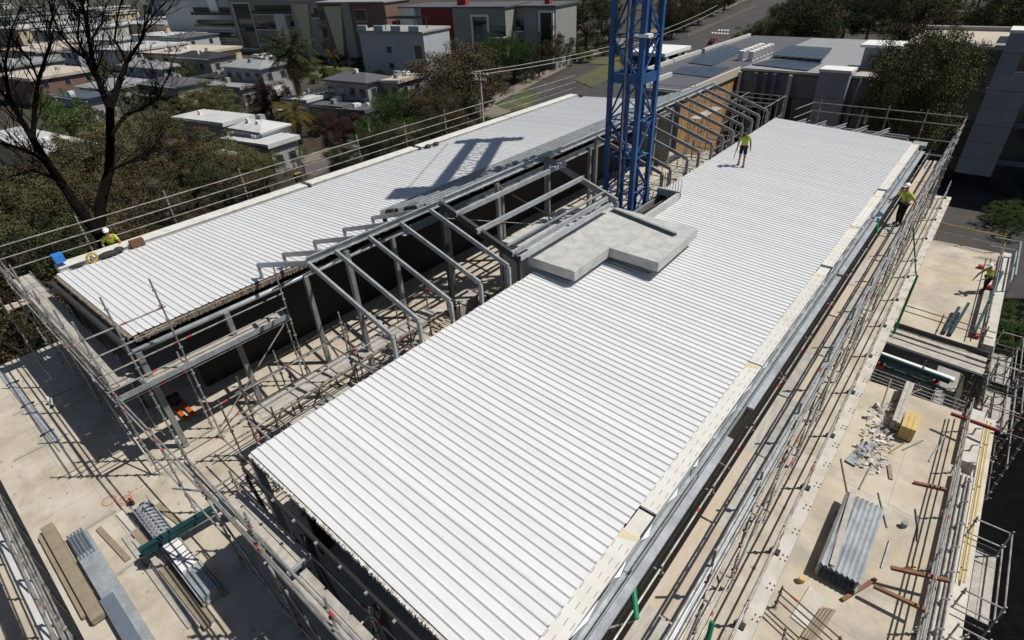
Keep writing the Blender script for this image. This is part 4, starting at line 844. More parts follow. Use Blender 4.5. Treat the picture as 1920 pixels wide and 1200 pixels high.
H('long pale roof behind the warehouse panels', (20,34), (-40,28), (160,22), 5.0, 'skillion', 'offwhite', 'roof_greymetal', cols=2, floors=1)

# more of the dense estate: small pale-roofed houses between the ones above
random.seed(41)
used = [o.location.copy() for o in D.objects if o.name.startswith('house') and o.parent is None]; n_ = 0; tries = 0
looks = [('white flat','roof_pale','offwhite','skillion'),('grey metal','roof_greymetal','wall_grey','skillion'),('beige','roof_beige','cream_wall','skillion'),('slate','roof_slate','wall_bluegrey','hip'),('charcoal','roof_charcoal','wall_olive','hip')]
while n_ < 26 and tries < 600:
    tries += 1; x, y = R(-10,400), R(6,125); h_ = R(3.4,6.2); c_ = at(x, y, ZG+h_)
    if any((V((c_.x,c_.y,ZG))-u_).length < 17 for u_ in used): continue
    lk = random.choice(looks); wd, dp = R(8,13), R(9,15)
    def topx(p):
        q = np.array([p.x, p.y, p.z])-O3; k_ = q@fw; return (960+FPX*(q@rt2)/k_, 600+FPX*(q@dn2)/k_)
    house('%s roofed house in the dense estate behind the bare tree' % lk[0], (x,y), topx(c_-XP*wd), topx(c_+YP*dp), h_, lk[3], lk[2], lk[1], cols=3, floors=2 if h_ > 4.8 else 1, group='small houses of the dense estate')
    used.append(V((c_.x,c_.y,ZG))); n_ += 1
# ---- terraced blocks
def block(label, Lb, Rb, h, d, wm, rm, feats, sm=None):
    """front face from ground pixel Lb to Rb; feats laid out in metres fractions of the front"""
    l, r = at(*Lb, ZG), at(*Rb, ZG); w = abs((r-l).dot(XP))
    T = thing('apartment_block', label, 'building', (r.x, r.y, ZG), None, AN)
    MB().box(-w, 0, 0, d, 0, h).build('wall', wm, T, local=True)
    if sm: MB().box(.0, .08, .02, d-.02, .02, h-.02).build('side_wall', sm, T, local=True)
    MB().poly([(-w-.3,-.5,h),(.3,-.5,h),(.3,d+.3,h),(-w-.3,d+.3,h),(-w-.3,-.5,h+.3),(.3,-.5,h+.3),(.3,d+.3,h+.45),(-w-.3,d+.3,h+.45)], [(3,2,1,0),(4,5,6,7),(0,1,5,4),(1,2,6,5),(2,3,7,6),(3,0,4,7)]).build('roof', rm, T, local=True)
    for f in feats:
        k = f[0]; x0, x1, z0, z1 = -w+f[1]*w, -w+f[2]*w, f[3]*h, f[4]*h
        if k == 'win': win(T, x0, x1, z0, z1, 0, 'f', f[5] if len(f) > 5 else 'offwhite')
        elif k == 'panel':
            MB().box(x0, x1, -f[6], -.003, z0, z1).build('wall_panel', f[5], T, local=True)
        elif k == 'taper':
            MB().poly([(x0,-.35,z1),(x1,-.35,z1),((x0+x1)/2+.1*(x1-x0),-.35,z0),((x0+x1)/2-.1*(x1-x0),-.35,z0),(x0,-.01,z1),(x1,-.01,z1),((x0+x1)/2+.1*(x1-x0),-.01,z0),((x0+x1)/2-.1*(x1-x0),-.01,z0)], [(0,3,2,1),(4,5,6,7),(0,1,5,4),(1,2,6,5),(2,3,7,6),(3,0,4,7)]).build('wall_panel', f[5], T, local=True)
        elif k == 'frame':
            fr = MB(); t = .45
            fr.box(x0, x0+t, -.5, 0, z0, z1); fr.box(x1-t, x1, -.5, 0, z0, z1); fr.box(x0+t, x1-t, -.5, 0, z1-t, z1); fr.box(x0+t, x1-t, -.5, 0, z0, z0+t); o = fr.build('window_surround', f[5], T, local=True)
            n = 4
            for i in range(n): MB().box(x0+t+.05, x1-t-.05, -.12, -.02, z0+t+.05+i*(z1-z0-2*t)/n, z0+t-.05+(i+1)*(z1-z0-2*t)/n).build('pane', 'glass_dark', o, local=True)
        elif k == 'balc':
            n = f[5]
            for i in range(n):
                zz = z0+i*(z1-z0)/n; bq = MB().box(x0, x1, -1.5, -.003, zz-.2, zz).build('balcony', 'white_paint' if (i+int(w)) % 2 else 'offwhite', T, local=True)
                MB().box(x0+.1, x1-.1, -.06, -.005, zz+.05, zz+2.2).build('balcony_door', 'glass_dark', bq, local=True)
                for s in (.45, 1.0): MB().tube((x0,-1.45,zz+s), (x1,-1.45,zz+s), .03, 5).build('rail', 'steel_dark', bq, local=True)
                MB().box(x0+.03, x1-.03, -1.42, -1.40, zz+.02, zz+.9).build('rail_glass', 'glass_mid', bq, local=True)
    return T, w
T, w = block('blue grey apartment block with blank side and stacked balconies', (378,80), (478,95), 14.6, 10, 'wall_bluegrey', 'roof_slate', [('win',.13,.18,.25,.38),('balc',.4,.98,.2,.95,3),('panel',.62,.72,.72,1.0,'white_paint',.5)])
block('brown grey terrace with tall cream framed window and white panel', (486,91), (588,104), 15.2, 10, 'wall_olive', 'roof_slate', [('frame',.06,.32,.05,.92,'offwhite'),('balc',.36,.98,.18,.98,3),('panel',.66,.8,.12,.72,'offwhite',1.7)])
block('grey terrace with one long tapered cream panel', (592,100), (654,110), 14.2, 10, 'wall_grey', 'roof_greymetal', [('taper',.08,.4,.0,.95,'pale_cream'),('win',.5,.92,.45,.68),('win',.5,.92,.1,.3),('balc',.48,.98,.72,.95,1)])
block('brown walled terrace with tapered cream panel next to the crenellated block', (656,108), (738,124), 14, 9, 'wall_brown', 'roof_greymetal', [('taper',.12,.38,.0,.95,'pale_cream'),('panel',.38,.5,.0,1,'wall_grey',.15),('win',.55,.72,.7,.9,'white_paint'),('win',.0,.1,.4,.65),('win',.0,.1,.7,.9)])
T, w = block('blue grey block with notched parapet and roof pergola', (724,132), (803,150), 9.2, 9, 'wall_bluegrey', 'wall_grey', [('win',.42,.5,.55,.7),('win',.42,.5,.2,.34),('win',.85,.96,.45,.75),('win',.85,.96,.08,.3)])
for i in range(4): MB().box(-w+i*w*.27, -w+i*w*.27+w*.15, -.3, .2, 9.5, 10.5).build('battlement', 'wall_bluegrey', T, local=True)
for x in (-w*.6, -w*.15):
    for y in (1, 5): MB().bar((x,y,9.2), (x,y,11.8), .15, .15).build('pergola_post', 'steel_dark', T, local=True)
for y in (1, 2.3, 3.7, 5): MB().bar((-w*.65,y,11.85), (-w*.1,y,11.85), .1, .2).build('pergola_beam', 'steel_dark', T, local=True)
T, w = block('dark grey terrace with deep red wall and white framed windows', (800,112), (952,132), 12.6, 10, 'wall_olive', 'roof_slate', [('panel',.0,.16,.5,1,'white_paint',.6),('win',.02,.13,.55,.85),('panel',.22,.52,.0,1,'wall_red',.2),('frame',.7,.86,.1,.9,'white_paint'),('win',.24,.34,.6,.85),('balc',.86,1.0,.3,.8,2)])
MB().box(-w*.5, -w*.42, 3, 4.5, 12.9, 14.8).build('chimney', 'chimney_red', T, local=True)
T, w = block('grey end terrace with white balcony pillars and two air conditioners', (955,120), (1042,130), 12.4, 10, 'wall_olive', 'roof_slate', [('balc',.0,.45,.3,.95,2),('panel',.2,.34,.0,.62,'white_paint',1.7),('frame',.72,.98,.1,.95,'white_paint'),('panel',.45,.7,.0,1,'wall_grey',.1)])
MB().box(-w*.3, -w*.22, 3, 4.5, 12.7, 14.4).build('chimney', 'chimney_red', T, local=True)
T = thing('apartment_block', 'striped block with tall white and grey vertical fins at the back', 'building', at(388,30,ZG), None, AN)
MB().box(-62, 0, 0, 14, 0, 16).build('wall', 'wall_bluegrey', T, local=True)
for i in range(30): MB().box(-62+i*2.1, -61+i*2.1, -.5, -.003, .3, 15.8).build('fin', 'white_paint' if i % 3 else 'wall_grey', T, local=True)

# ================================================================== LOW BUILDING WITH SOLAR ROOF, TIMBER WALL
LB = thing('low_building', 'low grey building with solar panels, timber side wall and tilted pale fins', 'building', (-23, 65, ZG))
ZR = 1.9
MB().box(-30.8, -23.0, 58.5, 92, ZG, ZR).build('wing', 'charcoal_panel', LB); MB().box(-27.2, -23.0, 51.4, 58.5, ZG, ZR).build('wing', 'charcoal_panel', LB); MB().box(-23.0, -9.8, 65.5, 92, ZG, ZR-.02).build('wing', 'charcoal_panel', LB)
MB().box(-31.0, -22.9, 58.4, 92.2, ZR, ZR+.12).build('roof', 'roof_slate', LB); MB().box(-27.4, -22.9, 51.2, 58.4, ZR, ZR+.11).build('roof', 'roof_slate', LB); MB().box(-22.9, -9.6, 65.3, 92.2, ZR-.02, ZR+.09).build('roof', 'roof_greymetal', LB)
for i in range(48):   # timber boards of the sunny side wall
    y = 51.5+i*.285; MB().box(-22.995, -22.93-R(0,.02), y, y+.27, ZG, ZR-.5).build('timber_board', 'timber_screen', LB)
MB().box(-22.99, -22.7, 51.2, 65.3, ZR-.5, ZR+.3).build('fascia', 'roof_beige', LB)
for x0_, y0_, x1_, y1_ in ((-31.1,58.5,-31.1,66),(-31.2,66.4,-31.2,74),(-31.2,75,-31.2,91),(-27.5,51.3,-27.5,58.4)): MB().bar((x0_,y0_,ZR+.3), (x1_,y1_,ZR+.3), .3, .4).build('parapet', 'offwhite', LB)
MB().bar((-27.4,51.25,ZR+.2), (-23,51.25,ZR+.2), .15, .25).build('parapet', 'offwhite', LB); MB().bar((-22.9,65.3,ZR+.15), (-10,65.3,ZR+.15), .15, .2).build('parapet', 'offwhite', LB)
def array(q, nx, ny, dz):
    P = [at(x, y, ZR) for x, y in q]
    for i in range(nx):
        for j in range(ny):
            def pt(u, v): return P[0].lerp(P[1], u).lerp(P[3].lerp(P[2], u), v)+V((0,0,dz))
            e = .02; c = [pt((i+e)/nx,(j+e)/ny), pt((i+1-e)/nx,(j+e)/ny), pt((i+1-e)/nx,(j+1-e)/ny), pt((i+e)/nx,(j+1-e)/ny)]
            MB().poly(c+[v-V((0,0,.05)) for v in c], [(0,1,2,3),(7,6,5,4),(0,4,5,1),(1,5,6,2),(2,6,7,3),(3,7,4,0)]).build('solar_panel', 'solar_blue', LB)
array([(1258,140),(1331,149),(1368,129),(1277,127)], 4, 4, .2); array([(1290,121),(1335,127),(1395,96),(1342,80)], 5, 10, .22); array([(1408,124),(1513,136),(1541,121),(1444,114)], 6, 2, .2); array([(1444,111),(1541,119),(1560,97),(1479,92)], 6, 4, .45)
for i in range(6):
    for j in range(2):
        x, y = -24.7+j*1.1, 70.6+i*1.2; u = MB().box(x-.3, x+.3, y-.42, y+.42, ZR+.12, ZR+1.15).build('air_conditioner', 'white_paint', LB); MB().box(x+.302, x+.32, y-.34, y+.34, ZR+.3, ZR+1.05).build('grille', 'plastic_grey', u)
# front: glazing, fins, panels
for i in range(9): MB().box(-22.8+i*1.45, -21.45+i*1.45, 65.44, 65.497, ZG+.3, ZR-2.3).build('pane', 'glass_dark', LB)
MB().box(-22.9, -9.8, 65.38, 65.497, ZR-2.2, ZR-.2).build('upper_band', 'charcoal_panel', LB)
for x in (-22.6, -20.9, -19.9, -19.0, -17.4): MB().bar((x,64.9,ZR-.1), (x+.25,64.4,ZG), .3, .5).build('fin', 'concrete_pale' if x in (-22.6,-17.4) else 'charcoal_panel', LB)
for i in range(5): MB().box(-14.6, -11.9, 64.2, 65.37, ZG+i*2.15, ZG+2.12+i*2.15+(.2 if i == 4 else 0)).build('cladding_panel', 'grey_panel', LB)
MB().box(-14.7, -11.8, 64.1, 66.5, ZR+.55, ZR+.8).build('panel_cap', 'white_paint', LB)
MB().box(-12.2, -9.4, 69.5, 72.5, ZR+.1, ZR+2.2).build('plant_room', 'grey_panel', LB); MB().box(-12.6, -9.0, 69.1, 72.9, ZR+2.2, ZR+2.45).build('plant_roof', 'white_paint', LB)
for i in range(9): MB().box(-11.8+i*.24, -11.62+i*.24, 65.3, 76, ZR+.07, ZR+.16).build('roof_rib', 'roof_beige', LB)
for x in (-11.0, -9.9): MB().bar((x,65.0,ZR), (x-.6,63.9,ZG), .12, .12).build('post', 'frame_grey', LB)
SB = thing('shelter', 'white roofed shelter with dark opening behind the crane mast', 'shelter', (-34, 68, ZG))
MB().box(-36.2, -33.2, 67, 72, ZG, 2.6).build('wall', 'charcoal_clad', SB); MB().box(-37.2, -31.9, 65.6, 72.6, 2.6, 3.0).build('roof', 'white_paint', SB); MB().box(-32.4, -32.0, 66.2, 66.9, ZG, 2.6).build('pier', 'concrete_pale', SB); MB().box(-32.4, -32.0, 71.2, 71.9, ZG, 2.6).build('pier', 'concrete_pale', SB)
# ================================================================== DARK OFFICE TOWER
TW = thing('office_tower', 'dark glass office tower with tall blue grey cladding strip', 'building', (0, 72, ZG))
pa, pb_ = atY(1783,352,68), atY(1829,363,68)
zt = atY(1892,62,68).z; x0, x1 = pa.x-.25, pb_.x+.55
nP = 8
for i in range(nP):
    z0 = ZG+2.2+(zt-ZG-2.2)*i/nP; z1 = ZG+2.2+(zt-ZG-2.2)*(i+1)/nP
    if i == 6:
        MB().box(x0, x0+(x1-x0)*.5, 68, 70, z0, z1-.03).build('cladding_panel', 'grey_panel', TW); MB().box(x0+(x1-x0)*.83, x1, 68, 70, z0, z1-.03).build('cladding_panel', 'grey_panel', TW)
        MB().box(x0+(x1-x0)*.5, x0+(x1-x0)*.83, 68.3, 70, z0, z1-.03).build('window', 'glass_dark', TW); MB().box(x0+(x1-x0)*.48, x0+(x1-x0)*.84, 67.95, 68.3, z0, z0+.08).build('sill', 'white_paint', TW)
    else: MB().box(x0, x1, 68, 70, z0, z1-.03).build('cladding_panel', 'grey_panel', TW)
MB().box(x0-.05, x1+.05, 67.9, 71, zt, zt+.25).build('panel_cap', 'white_paint', TW)
def glazed(xa, xb, y, zt2, nc, nf, d):
    MB().box(xa, xb, y+.3, y+d, ZG, zt2-.3).build('core', 'charcoal_clad', TW)
    for f in range(nf):
        z0 = ZG+(zt2-ZG)*f/nf; z1 = ZG+(zt2-ZG)*(f+1)/nf
        MB().box(xa, xb, y-.1, y+.298, z1-.5, z1-.05).build('spandrel', 'charcoal_panel', TW)
        for c in range(nc): MB().box(xa+(xb-xa)*c/nc+.04, xa+(xb-xa)*(c+1)/nc-.04, y+.1, y+.297, z0, z1-.55).build('pane', 'glass_dark' if (f+c) % 3 else 'glass_mid', TW)
glazed(-8.6, x0-.02, 70.5, zt-1.6, 4, 4, 11); glazed(x1+.02, 14, 70, zt-.6, 5, 4, 20)
MB().box(-9.0, x0-.02, 70, 82, zt-1.6, zt-1.35).build('roof', 'roof_beige', TW); MB().box(-9.0, x0-.02, 81.6, 82.2, zt-1.35, zt-.95).build('roof_upstand', 'wall_grey', TW); MB().box(x1, 14, 69.8, 92, zt-.6, zt-.35).build('roof', 'roof_beige', TW)
for i in range(3): MB().box(-4.2+i*1.1, -3.3+i*1.1, 70.2, 71.2, zt-1.345, zt-1.28).build('skylight', 'glass_dark', TW)
MB().box(x0+1, x1+3, 74, 79, zt+.2, zt+1.9).build('plant_room', 'grey_panel', TW); MB().box(x0+.8, x1+3.2, 73.8, 79.2, zt+1.9, zt+2.15).build('plant_roof', 'white_paint', TW)

# ================================================================== TREES
def crown_mesh(n_cl, per, leaf, seed, droop=0, flat=1.0, cl=(.2,.36)):
    rnd = random.Random(seed); vs = []; fs = []
    for c in range(n_cl):
        u = V((rnd.gauss(0,1), rnd.gauss(0,1), rnd.gauss(0,1)*.85)).normalized()*rnd.uniform(.45,.9)*(1 if rnd.random() < .8 else .5); u.z = u.z*flat
        cr = rnd.uniform(*cl)
        for k in range(per):
            p = V((rnd.gauss(0,1), rnd.gauss(0,1), rnd.gauss(0,1))).normalized()*cr*rnd.random()**.45
            p.z *= .75
            if droop: p.z -= droop*rnd.random()*cr*2
            p += u; a = V((rnd.gauss(0,1), rnd.gauss(0,1), rnd.gauss(0,1)-droop*3)).normalized(); b_ = a.cross(V((rnd.gauss(0,1), rnd.gauss(0,1), rnd.gauss(0,1)))).normalized()
            l = leaf*rnd.uniform(.6,1.4); w = l*rnd.uniform(.45,.75); i = len(vs)
            vs += [p-a*l, p+b_*w, p+a*l, p-b_*w]; fs.append((i,i+1,i+2,i+3))
    me = D.meshes.new('crown'); me.from_pydata(vs, [], fs); me.materials.append(MATS['leaf_olive']); return me
CR = [crown_mesh(34, 190, .036, 1), crown_mesh(40, 170, .036, 2), crown_mesh(30, 200, .036, 3, flat=.8), crown_mesh(44, 130, .034, 4, droop=.5), crown_mesh(20, 60, .05, 5)]
NEAR = [crown_mesh(70, 250, .017, 11, cl=(.13,.24)), crown_mesh(80, 220, .017, 12, droop=.3, cl=(.11,.22)), crown_mesh(90, 150, .016, 13, cl=(.09,.19)), crown_mesh(130, 300, .0145, 14, cl=(.15,.27)), crown_mesh(140, 280, .0145, 15, droop=.3, cl=(.13,.25))]
def trunk_mesh(seed):
    rnd = random.Random(seed); b = MB(); b.tube((0,0,0), (.03,.02,.5), .045, 7, .03)
    for i in range(7):
        t = rnd.uniform(0,6.28); e = V((math.cos(t)*rnd.uniform(.2,.45), math.sin(t)*rnd.uniform(.2,.45), rnd.uniform(.68,.95))); m_ = V((e.x*.45,e.y*.45,.62))
        b.tube((.03,.02,.42), m_, .022, 5, .014); b.tube(m_, e, .014, 5, .004)
    me = b.mesh('trunk'); me.materials.append(MATS['bark_brown']); return me
TRK = [trunk_mesh(i) for i in range(3)]
def tree(label, cx, cy, hc, rx, rz, m, k=0, near=False, group=None, name='tree', bark=None, z0=None):
    zb = ZG if z0 is None else z0
    c = at(cx, cy, zb+hc); T = thing(name, label, 'tree', (c.x, c.y, zb), group)
    me = (NEAR if near else CR)[k]
    o = D.objects.new('crown', me); COL.objects.link(o); o.parent = T; o.location = (0,0,hc); o.scale = (rx, rx*R(.9,1.1), rz); o.rotation_euler.z = R(0,6.28)
    o.material_slots[0].link = 'OBJECT'; o.material_slots[0].material = MATS[m]
    t = D.objects.new('trunk', TRK[int(R(0,2.99))]); COL.objects.link(t); t.parent = T; t.scale = (rx*1.2, rx*1.2, hc+rz*.3); t.rotation_euler.z = R(0,6.28)
    if bark: t.material_slots[0].link = 'OBJECT'; t.material_slots[0].material = MATS[bark]
    return T
G1, G2, G3, G4 = 'trees in the garden belt beyond the parapet', 'street trees by the terraces', 'dark trees of the far wood', 'shrubs in the gardens'
CN = {'leaf_olive':'olive','leaf_green':'bright green','leaf_dark':'dark green','leaf_brown':'brownish','leaf_lime':'lime green','leaf_purple':'purple','leaf_yellow':'yellow'}
def sz(r, a, b_): return 'small' if r < a else ('large' if r > b_ else 'middling')
tree('big round brownish gum tree before the deep red terrace', 858,150, 6, 8.4, 6.6, 'leaf_brown', 3, True)
tree('bright green broad tree before the white framed terrace', 962,105, 4.8, 5.4, 5.2, 'leaf_green', 3, True)
tree('brownish gum leaning below the big round gum', 815,205, 4, 5.2, 4.2, 'leaf_brown', 4, True)
for x, y, hc, rx, rz, m, k in ((912,100,4.4,4.4,4.6,'leaf_green',0),(1010,108,4,3.8,4,'leaf_dark',2),(1030,85,5,4.5,5,'leaf_brown',1),(1100,40,7,8.5,7.5,'leaf_dark',0),(1060,15,8,9,8,'leaf_brown',1),(1142,50,5,4.5,5,'leaf_dark',2),(1062,92,3.5,3.8,3.2,'leaf_dark',0),(1130,10,8,8,7,'leaf_dark',1),(925,140,2.8,3.2,2.6,'leaf_dark',2),(985,130,2.6,3,2.4,'leaf_dark',0),(1040,60,6,5,5.5,'leaf_dark',1)):
    tree('%s %s street tree beside the terraces' % (sz(rx,4,7), CN[m]), x, y, hc, rx, rz, m, k, True, group=G2)
tree('round bright green tree beside the pale hip roofed house', 742,212, 4.0, 4.4, 4.2, 'leaf_green', 3, True)
tree('small rounded green shrub tree beside the driveway', 690,247, 2.7, 2.9, 2.8, 'leaf_green', 1, True)
tree('dark reddish hedge tree beside the slate carports', 640,234, 2.4, 4.6, 2.5, 'leaf_purple', 0, True)
tree('dark hedge beside the tall date palm', 600,225, 2.0, 3.4, 2.2, 'leaf_dark', 1, True)
tree('purple leaved plum tree beside the grey outbuilding', 500,180, 3.6, 4.6, 3.8, 'leaf_purple', 1, True)
for x, y, m, rx in ((705,268,'leaf_dark',3.2),(755,256,'leaf_olive',3.0),(800,244,'leaf_dark',3.4),(845,232,'leaf_brown',3.0),(640,300,'leaf_dark',2.2),(870,205,'leaf_dark',3.4)):
    tree('%s kerbside tree between the guard scaffold and the street' % CN[m], x, y, 2.6, rx, 2.6, m, 3, True, 'kerbside trees along the street')
tree('lime green bush at the foot of the yellow palm', 556,290, 1.4, 2.0, 1.4, 'leaf_lime', 2, True)
for i, (x, y, hc, rx, rz, m, k) in enumerate((
    (118,215,5.5,4.6,4.0,'leaf_green',0),(185,262,6,5.6,4.6,'leaf_olive',1),(255,240,5,6,4.2,'leaf_olive',2),(330,205,4,5,3.2,'leaf_olive',2),(395,178,3.6,5,3.2,'leaf_olive',1),(440,206,3,4.2,3,'leaf_olive',2),
    (100,325,5.5,5,4.4,'leaf_brown',1),(165,320,5.5,5.6,4.6,'leaf_olive',2),(245,300,5,5.6,4.4,'leaf_brown',2),(320,290,4.6,5.4,4,'leaf_brown',1),(390,290,4,4.6,3.4,'leaf_olive',2),(450,305,3.4,4,2.8,'leaf_olive',0),(495,320,3,3.2,2.2,'leaf_lime',2),
    (25,405,6.5,4.6,4.4,'leaf_olive',1),(105,395,5.5,4.6,4,'leaf_olive',2),(190,380,5,4.6,3.8,'leaf_brown',1),(275,362,4.4,4.8,3.6,'leaf_brown',2),(350,345,4,4.4,3.2,'leaf_dark',1),(425,332,3.4,3.8,2.6,'leaf_brown',2),
    (-5,500,7,4,4.2,'leaf_olive',1),(50,490,6,4,4,'leaf_dark',2),(-10,585,6.5,3.6,4.2,'leaf_brown',2),(30,610,4.4,3.2,3.2,'leaf_dark',1),(105,475,4,4,3.2,'leaf_dark',2),(180,446,3.6,4,2.8,'leaf_brown',1),(265,420,3,4,2.6,'leaf_dark',2),(345,392,2.6,3.8,2.2,'leaf_brown',1),(345,135,4,3,3,'leaf_lime',2),(190,125,3.6,2.6,2.6,'leaf_lime',0),(240,172,3,3.4,2.2,'leaf_olive',2),(412,345,2.4,3.6,2,'leaf_olive',1),(300,172,2.6,3.2,2.2,'leaf_olive',1),(390,160,2.6,3,2.2,'leaf_dark',0))):
    tree('%s shaggy %s tree in the garden belt behind the guard scaffold' % (sz(rx,3.7,4.9), CN[m]), x, y, hc, rx, rz, m, k, True, G1)
# far wood along the top, either side of the climbing road
random.seed(77); n_ = 0
while n_ < 74:
    x = R(1240,1970); y = R(-70,70); yc = 100-(x-1262)*.47; rx = R(5,8.5)
    if x < 1500 and y > yc-45: continue
    if x < 1500: rx *= .62
    if y < -55: continue
    hc = R(5,7.5); m = random.choice(['leaf_dark','leaf_dark','leaf_brown','leaf_olive']); n_ += 1
    tree('%s %s tree in the wood beyond the low building' % (sz(rx,6.2,7.5), CN[m]), x, y-8, hc, rx, hc*R(.85,1.05), m, int(R(0,3)), True, G3)
for x, y, m in ((1262,42,'leaf_dark'),(1286,30,'leaf_brown'),(1312,20,'leaf_dark'),(1338,6,'leaf_olive'),(1362,-4,'leaf_dark'),(1250,14,'leaf_dark'),(1292,0,'leaf_brown'),(1325,-12,'leaf_dark'),(1448,56,'leaf_olive'),(1466,28,'leaf_dark'),(1498,8,'leaf_brown'),(1530,-6,'leaf_dark'),(1475,60,'leaf_dark')):
    tree('%s roadside tree along the far climbing road' % CN[m], x, y, 4.2, 4.6, 4.2, m, 3, True, 'trees along the far road')
tree('broad reddish brown tree behind the solar roof', 1512,50, 5.5, 10, 6.2, 'leaf_brown', 0, True)
tree('pale olive tree behind the dark tower roof', 1748,48, 6, 8, 5.4, 'leaf_lime', 2, True)
tree('small olive tree beside the road crossing', 1398,66, 3, 3.6, 3, 'leaf_olive', 1, True)
tree('middling green tree between the crossing and the reddish brown tree', 1432,60, 3.4, 4.4, 3.4, 'leaf_green', 3, True); tree('dark tree beside the top of the climbing road', 1478,30, 4, 5, 4, 'leaf_dark', 3, True)
tree('tall drooping gum tree between the low building and the office tower', 1722,150, 12.3, 4.2, 5.6, 'leaf_olive', 4, True, bark='bark_pale')
tree('second drooping gum beside the office tower roof', 1768,118, 13.2, 3.2, 3.6, 'leaf_olive', 4, True, bark='bark_pale')
tree('slender gum tree beside the tall drooping gum', 1680,160, 11.5, 3.0, 5.0, 'leaf_brown', 4, True, bark='bark_pale'); tree('dark gum tree at the foot of the office tower', 1725,215, 9, 3.8, 5.0, 'leaf_olive', 1, True, bark='bark_pale')
for x, y, rx in ((1895,395,2.0),(1870,405,1.6),(1920,400,2.4),(1900,430,1.3),(1910,600,2.0),(1905,640,1.6)): tree('%s green shrub in the planting bed beside the yard' % sz(rx,1.7,2.1), x, y, .9, rx, 1.0, 'leaf_green', 2, True, G4, 'shrub')
for i in range(120):
    zn, (x, y) = random.choice([('by the driveway houses',(R(560,960),R(150,250))),('between the garden belt and the palm',(R(300,520),R(160,260))),('along the far street',(R(1060,1240),R(70,108))),('among the estate roofs',(R(20,330),R(90,200))),('on the lawn by the terraces',(R(560,760),R(110,150)))])
    m = random.choice(['leaf_green','leaf_olive','leaf_dark','leaf_lime']); tree('low %s shrub %s' % (CN[m], zn), x, y, R(.9,1.6), R(1.1,2.6), R(.9,2.0), m, int(R(0,3)), False, G4, 'shrub')
# palms
def palm(label, bx, by, h, n, fl, m, skirt, r):
    c = at(bx, by, ZG); T = thing('palm_tree', label, 'palm', c); t = MB()
    for i in range(8): t.tube((0,0,h*i/8), (0,0,h*(i+1)/8+.02), r*(1.25-.35*i/8), 9, r*(1.2-.35*(i+1)/8))
    t.build('trunk', 'bark_brown', T, local=True)
    def fronds(n, e0, e1, fl, name, m, z):
        for i in range(n):
            az = R(0,6.28); el = R(e0,e1); b = MB(); p = V((0,0,z)); d = V((math.cos(az)*math.cos(el), math.sin(az)*math.cos(el), math.sin(el))); sd = V((-math.sin(az),math.cos(az),0))
            for k in range(15):
                q = p+d*(fl/15); d = (d+V((0,0,-.085))).normalized(); lw = fl*.17*math.sin(math.pi*(k+1.2)/16.5)
                for s_ in (-1, 1): b.poly([p, p+(q-p)*.4, p+(q-p)*1.5+sd*s_*lw+V((0,0,-lw*R(.2,.7))), p+(q-p)*1.2+sd*s_*lw*.95+V((0,0,-lw*.5))], [(0,1,2,3)])
                p = q
            b.build(name, m, T, local=True)
    fronds(n, -.2, 1.3, fl, 'frond', m, h)
    if skirt: fronds(skirt, -1.4, -.6, fl*.8, 'dead_frond', 'leaf_dry', h-.3)
random.seed(5)
palm('tall date palm with shaggy skirt beside the flat white roof', 574,226, 10.5, 60, 5.0, 'leaf_palm', 46, .45)
palm('short yellowing palm beside the driveway', 566,272, 4.6, 34, 3.4, 'leaf_yellow', 20, .32)
palm('small yellow palm on the lawn behind the houses', 628,128, 3.2, 18, 2.2, 'leaf_yellow', 4, .2)
palm('slim palm by the tan house', 340,150, 6, 20, 2.4, 'leaf_palm', 4, .2); palm('low cycad palm beside the office tower yard', 1905,395, .6, 20, 1.6, 'leaf_green', 0, .2)
# bare dark tree
BT = thing('bare_tree', 'tall bare black tree with wide forked limbs behind the parapet', 'tree', (-36, 7, ZG))
random.seed(9)
tk = MB(); tw = MB()
def limb(pts, r0, r1, twigs=True):
    P = []; r0 *= .8; r1 *= .75
    for i, (x, y) in enumerate(pts): P.append(atX(x, y, -37-1.2*math.sin(i*1.3+pts[0][0])))
    n = len(P)
    for i in range(n-1):
        a, b_ = r0+(r1-r0)*i/(n-1), r0+(r1-r0)*(i+1)/(n-1); tk.tube(P[i], P[i+1], a, 8, b_, cap=False); tk.ball(P[i+1], b_*.99, 6, 4)
    if twigs:
        for i in range(1, n):
            for _ in range(5): twig(P[i-1].lerp(P[i], R(.2,1)), (P[i]-P[i-1]).normalized(), R(1.3,2.5), r1*.5+.012, 3)
def twig(p, d, L, r, lev):
    d = (d+V((R(-.8,.8),R(-.8,.8),R(-.2,.7)))).normalized(); m_ = p+d*L*.5+V((R(-.1,.1),R(-.1,.1),R(-.1,.1)))*L; q = m_+(d+V((R(-.3,.3),R(-.3,.3),R(-.1,.4)))).normalized()*L*.5
    tw.tube(p, m_, r, 4, r*.75, cap=False); tw.tube(m_, q, r*.75, 4, r*.5, cap=False)
    if lev > 0:
        for k in range(random.choice((2,3))): twig(random.choice((m_, q, m_.lerp(q,.5))), d, L*R(.5,.75), r*.55, lev-1)
base = V((-36.8, 7, ZG)); p0 = atX(187,440,-37); tk.tube(base, p0, .5, 10, .30)
limb([(187,440),(188,385),(205,320),(207,255),(206,205)], .36, .26, False)
limb([(206,205),(190,165),(175,120),(168,80),(160,30),(150,-10)], .22, .07); limb([(206,205),(222,160),(238,115),(262,80),(275,40)], .22, .06); limb([(175,120),(140,95),(110,60),(95,20)], .1, .04); limb([(190,165),(165,120),(145,70),(150,20)], .1, .04)
limb([(207,255),(235,215),(265,205),(300,180),(305,160)], .13, .04); limb([(187,440),(150,395),(120,350),(85,300),(62,262)], .34, .22, False)
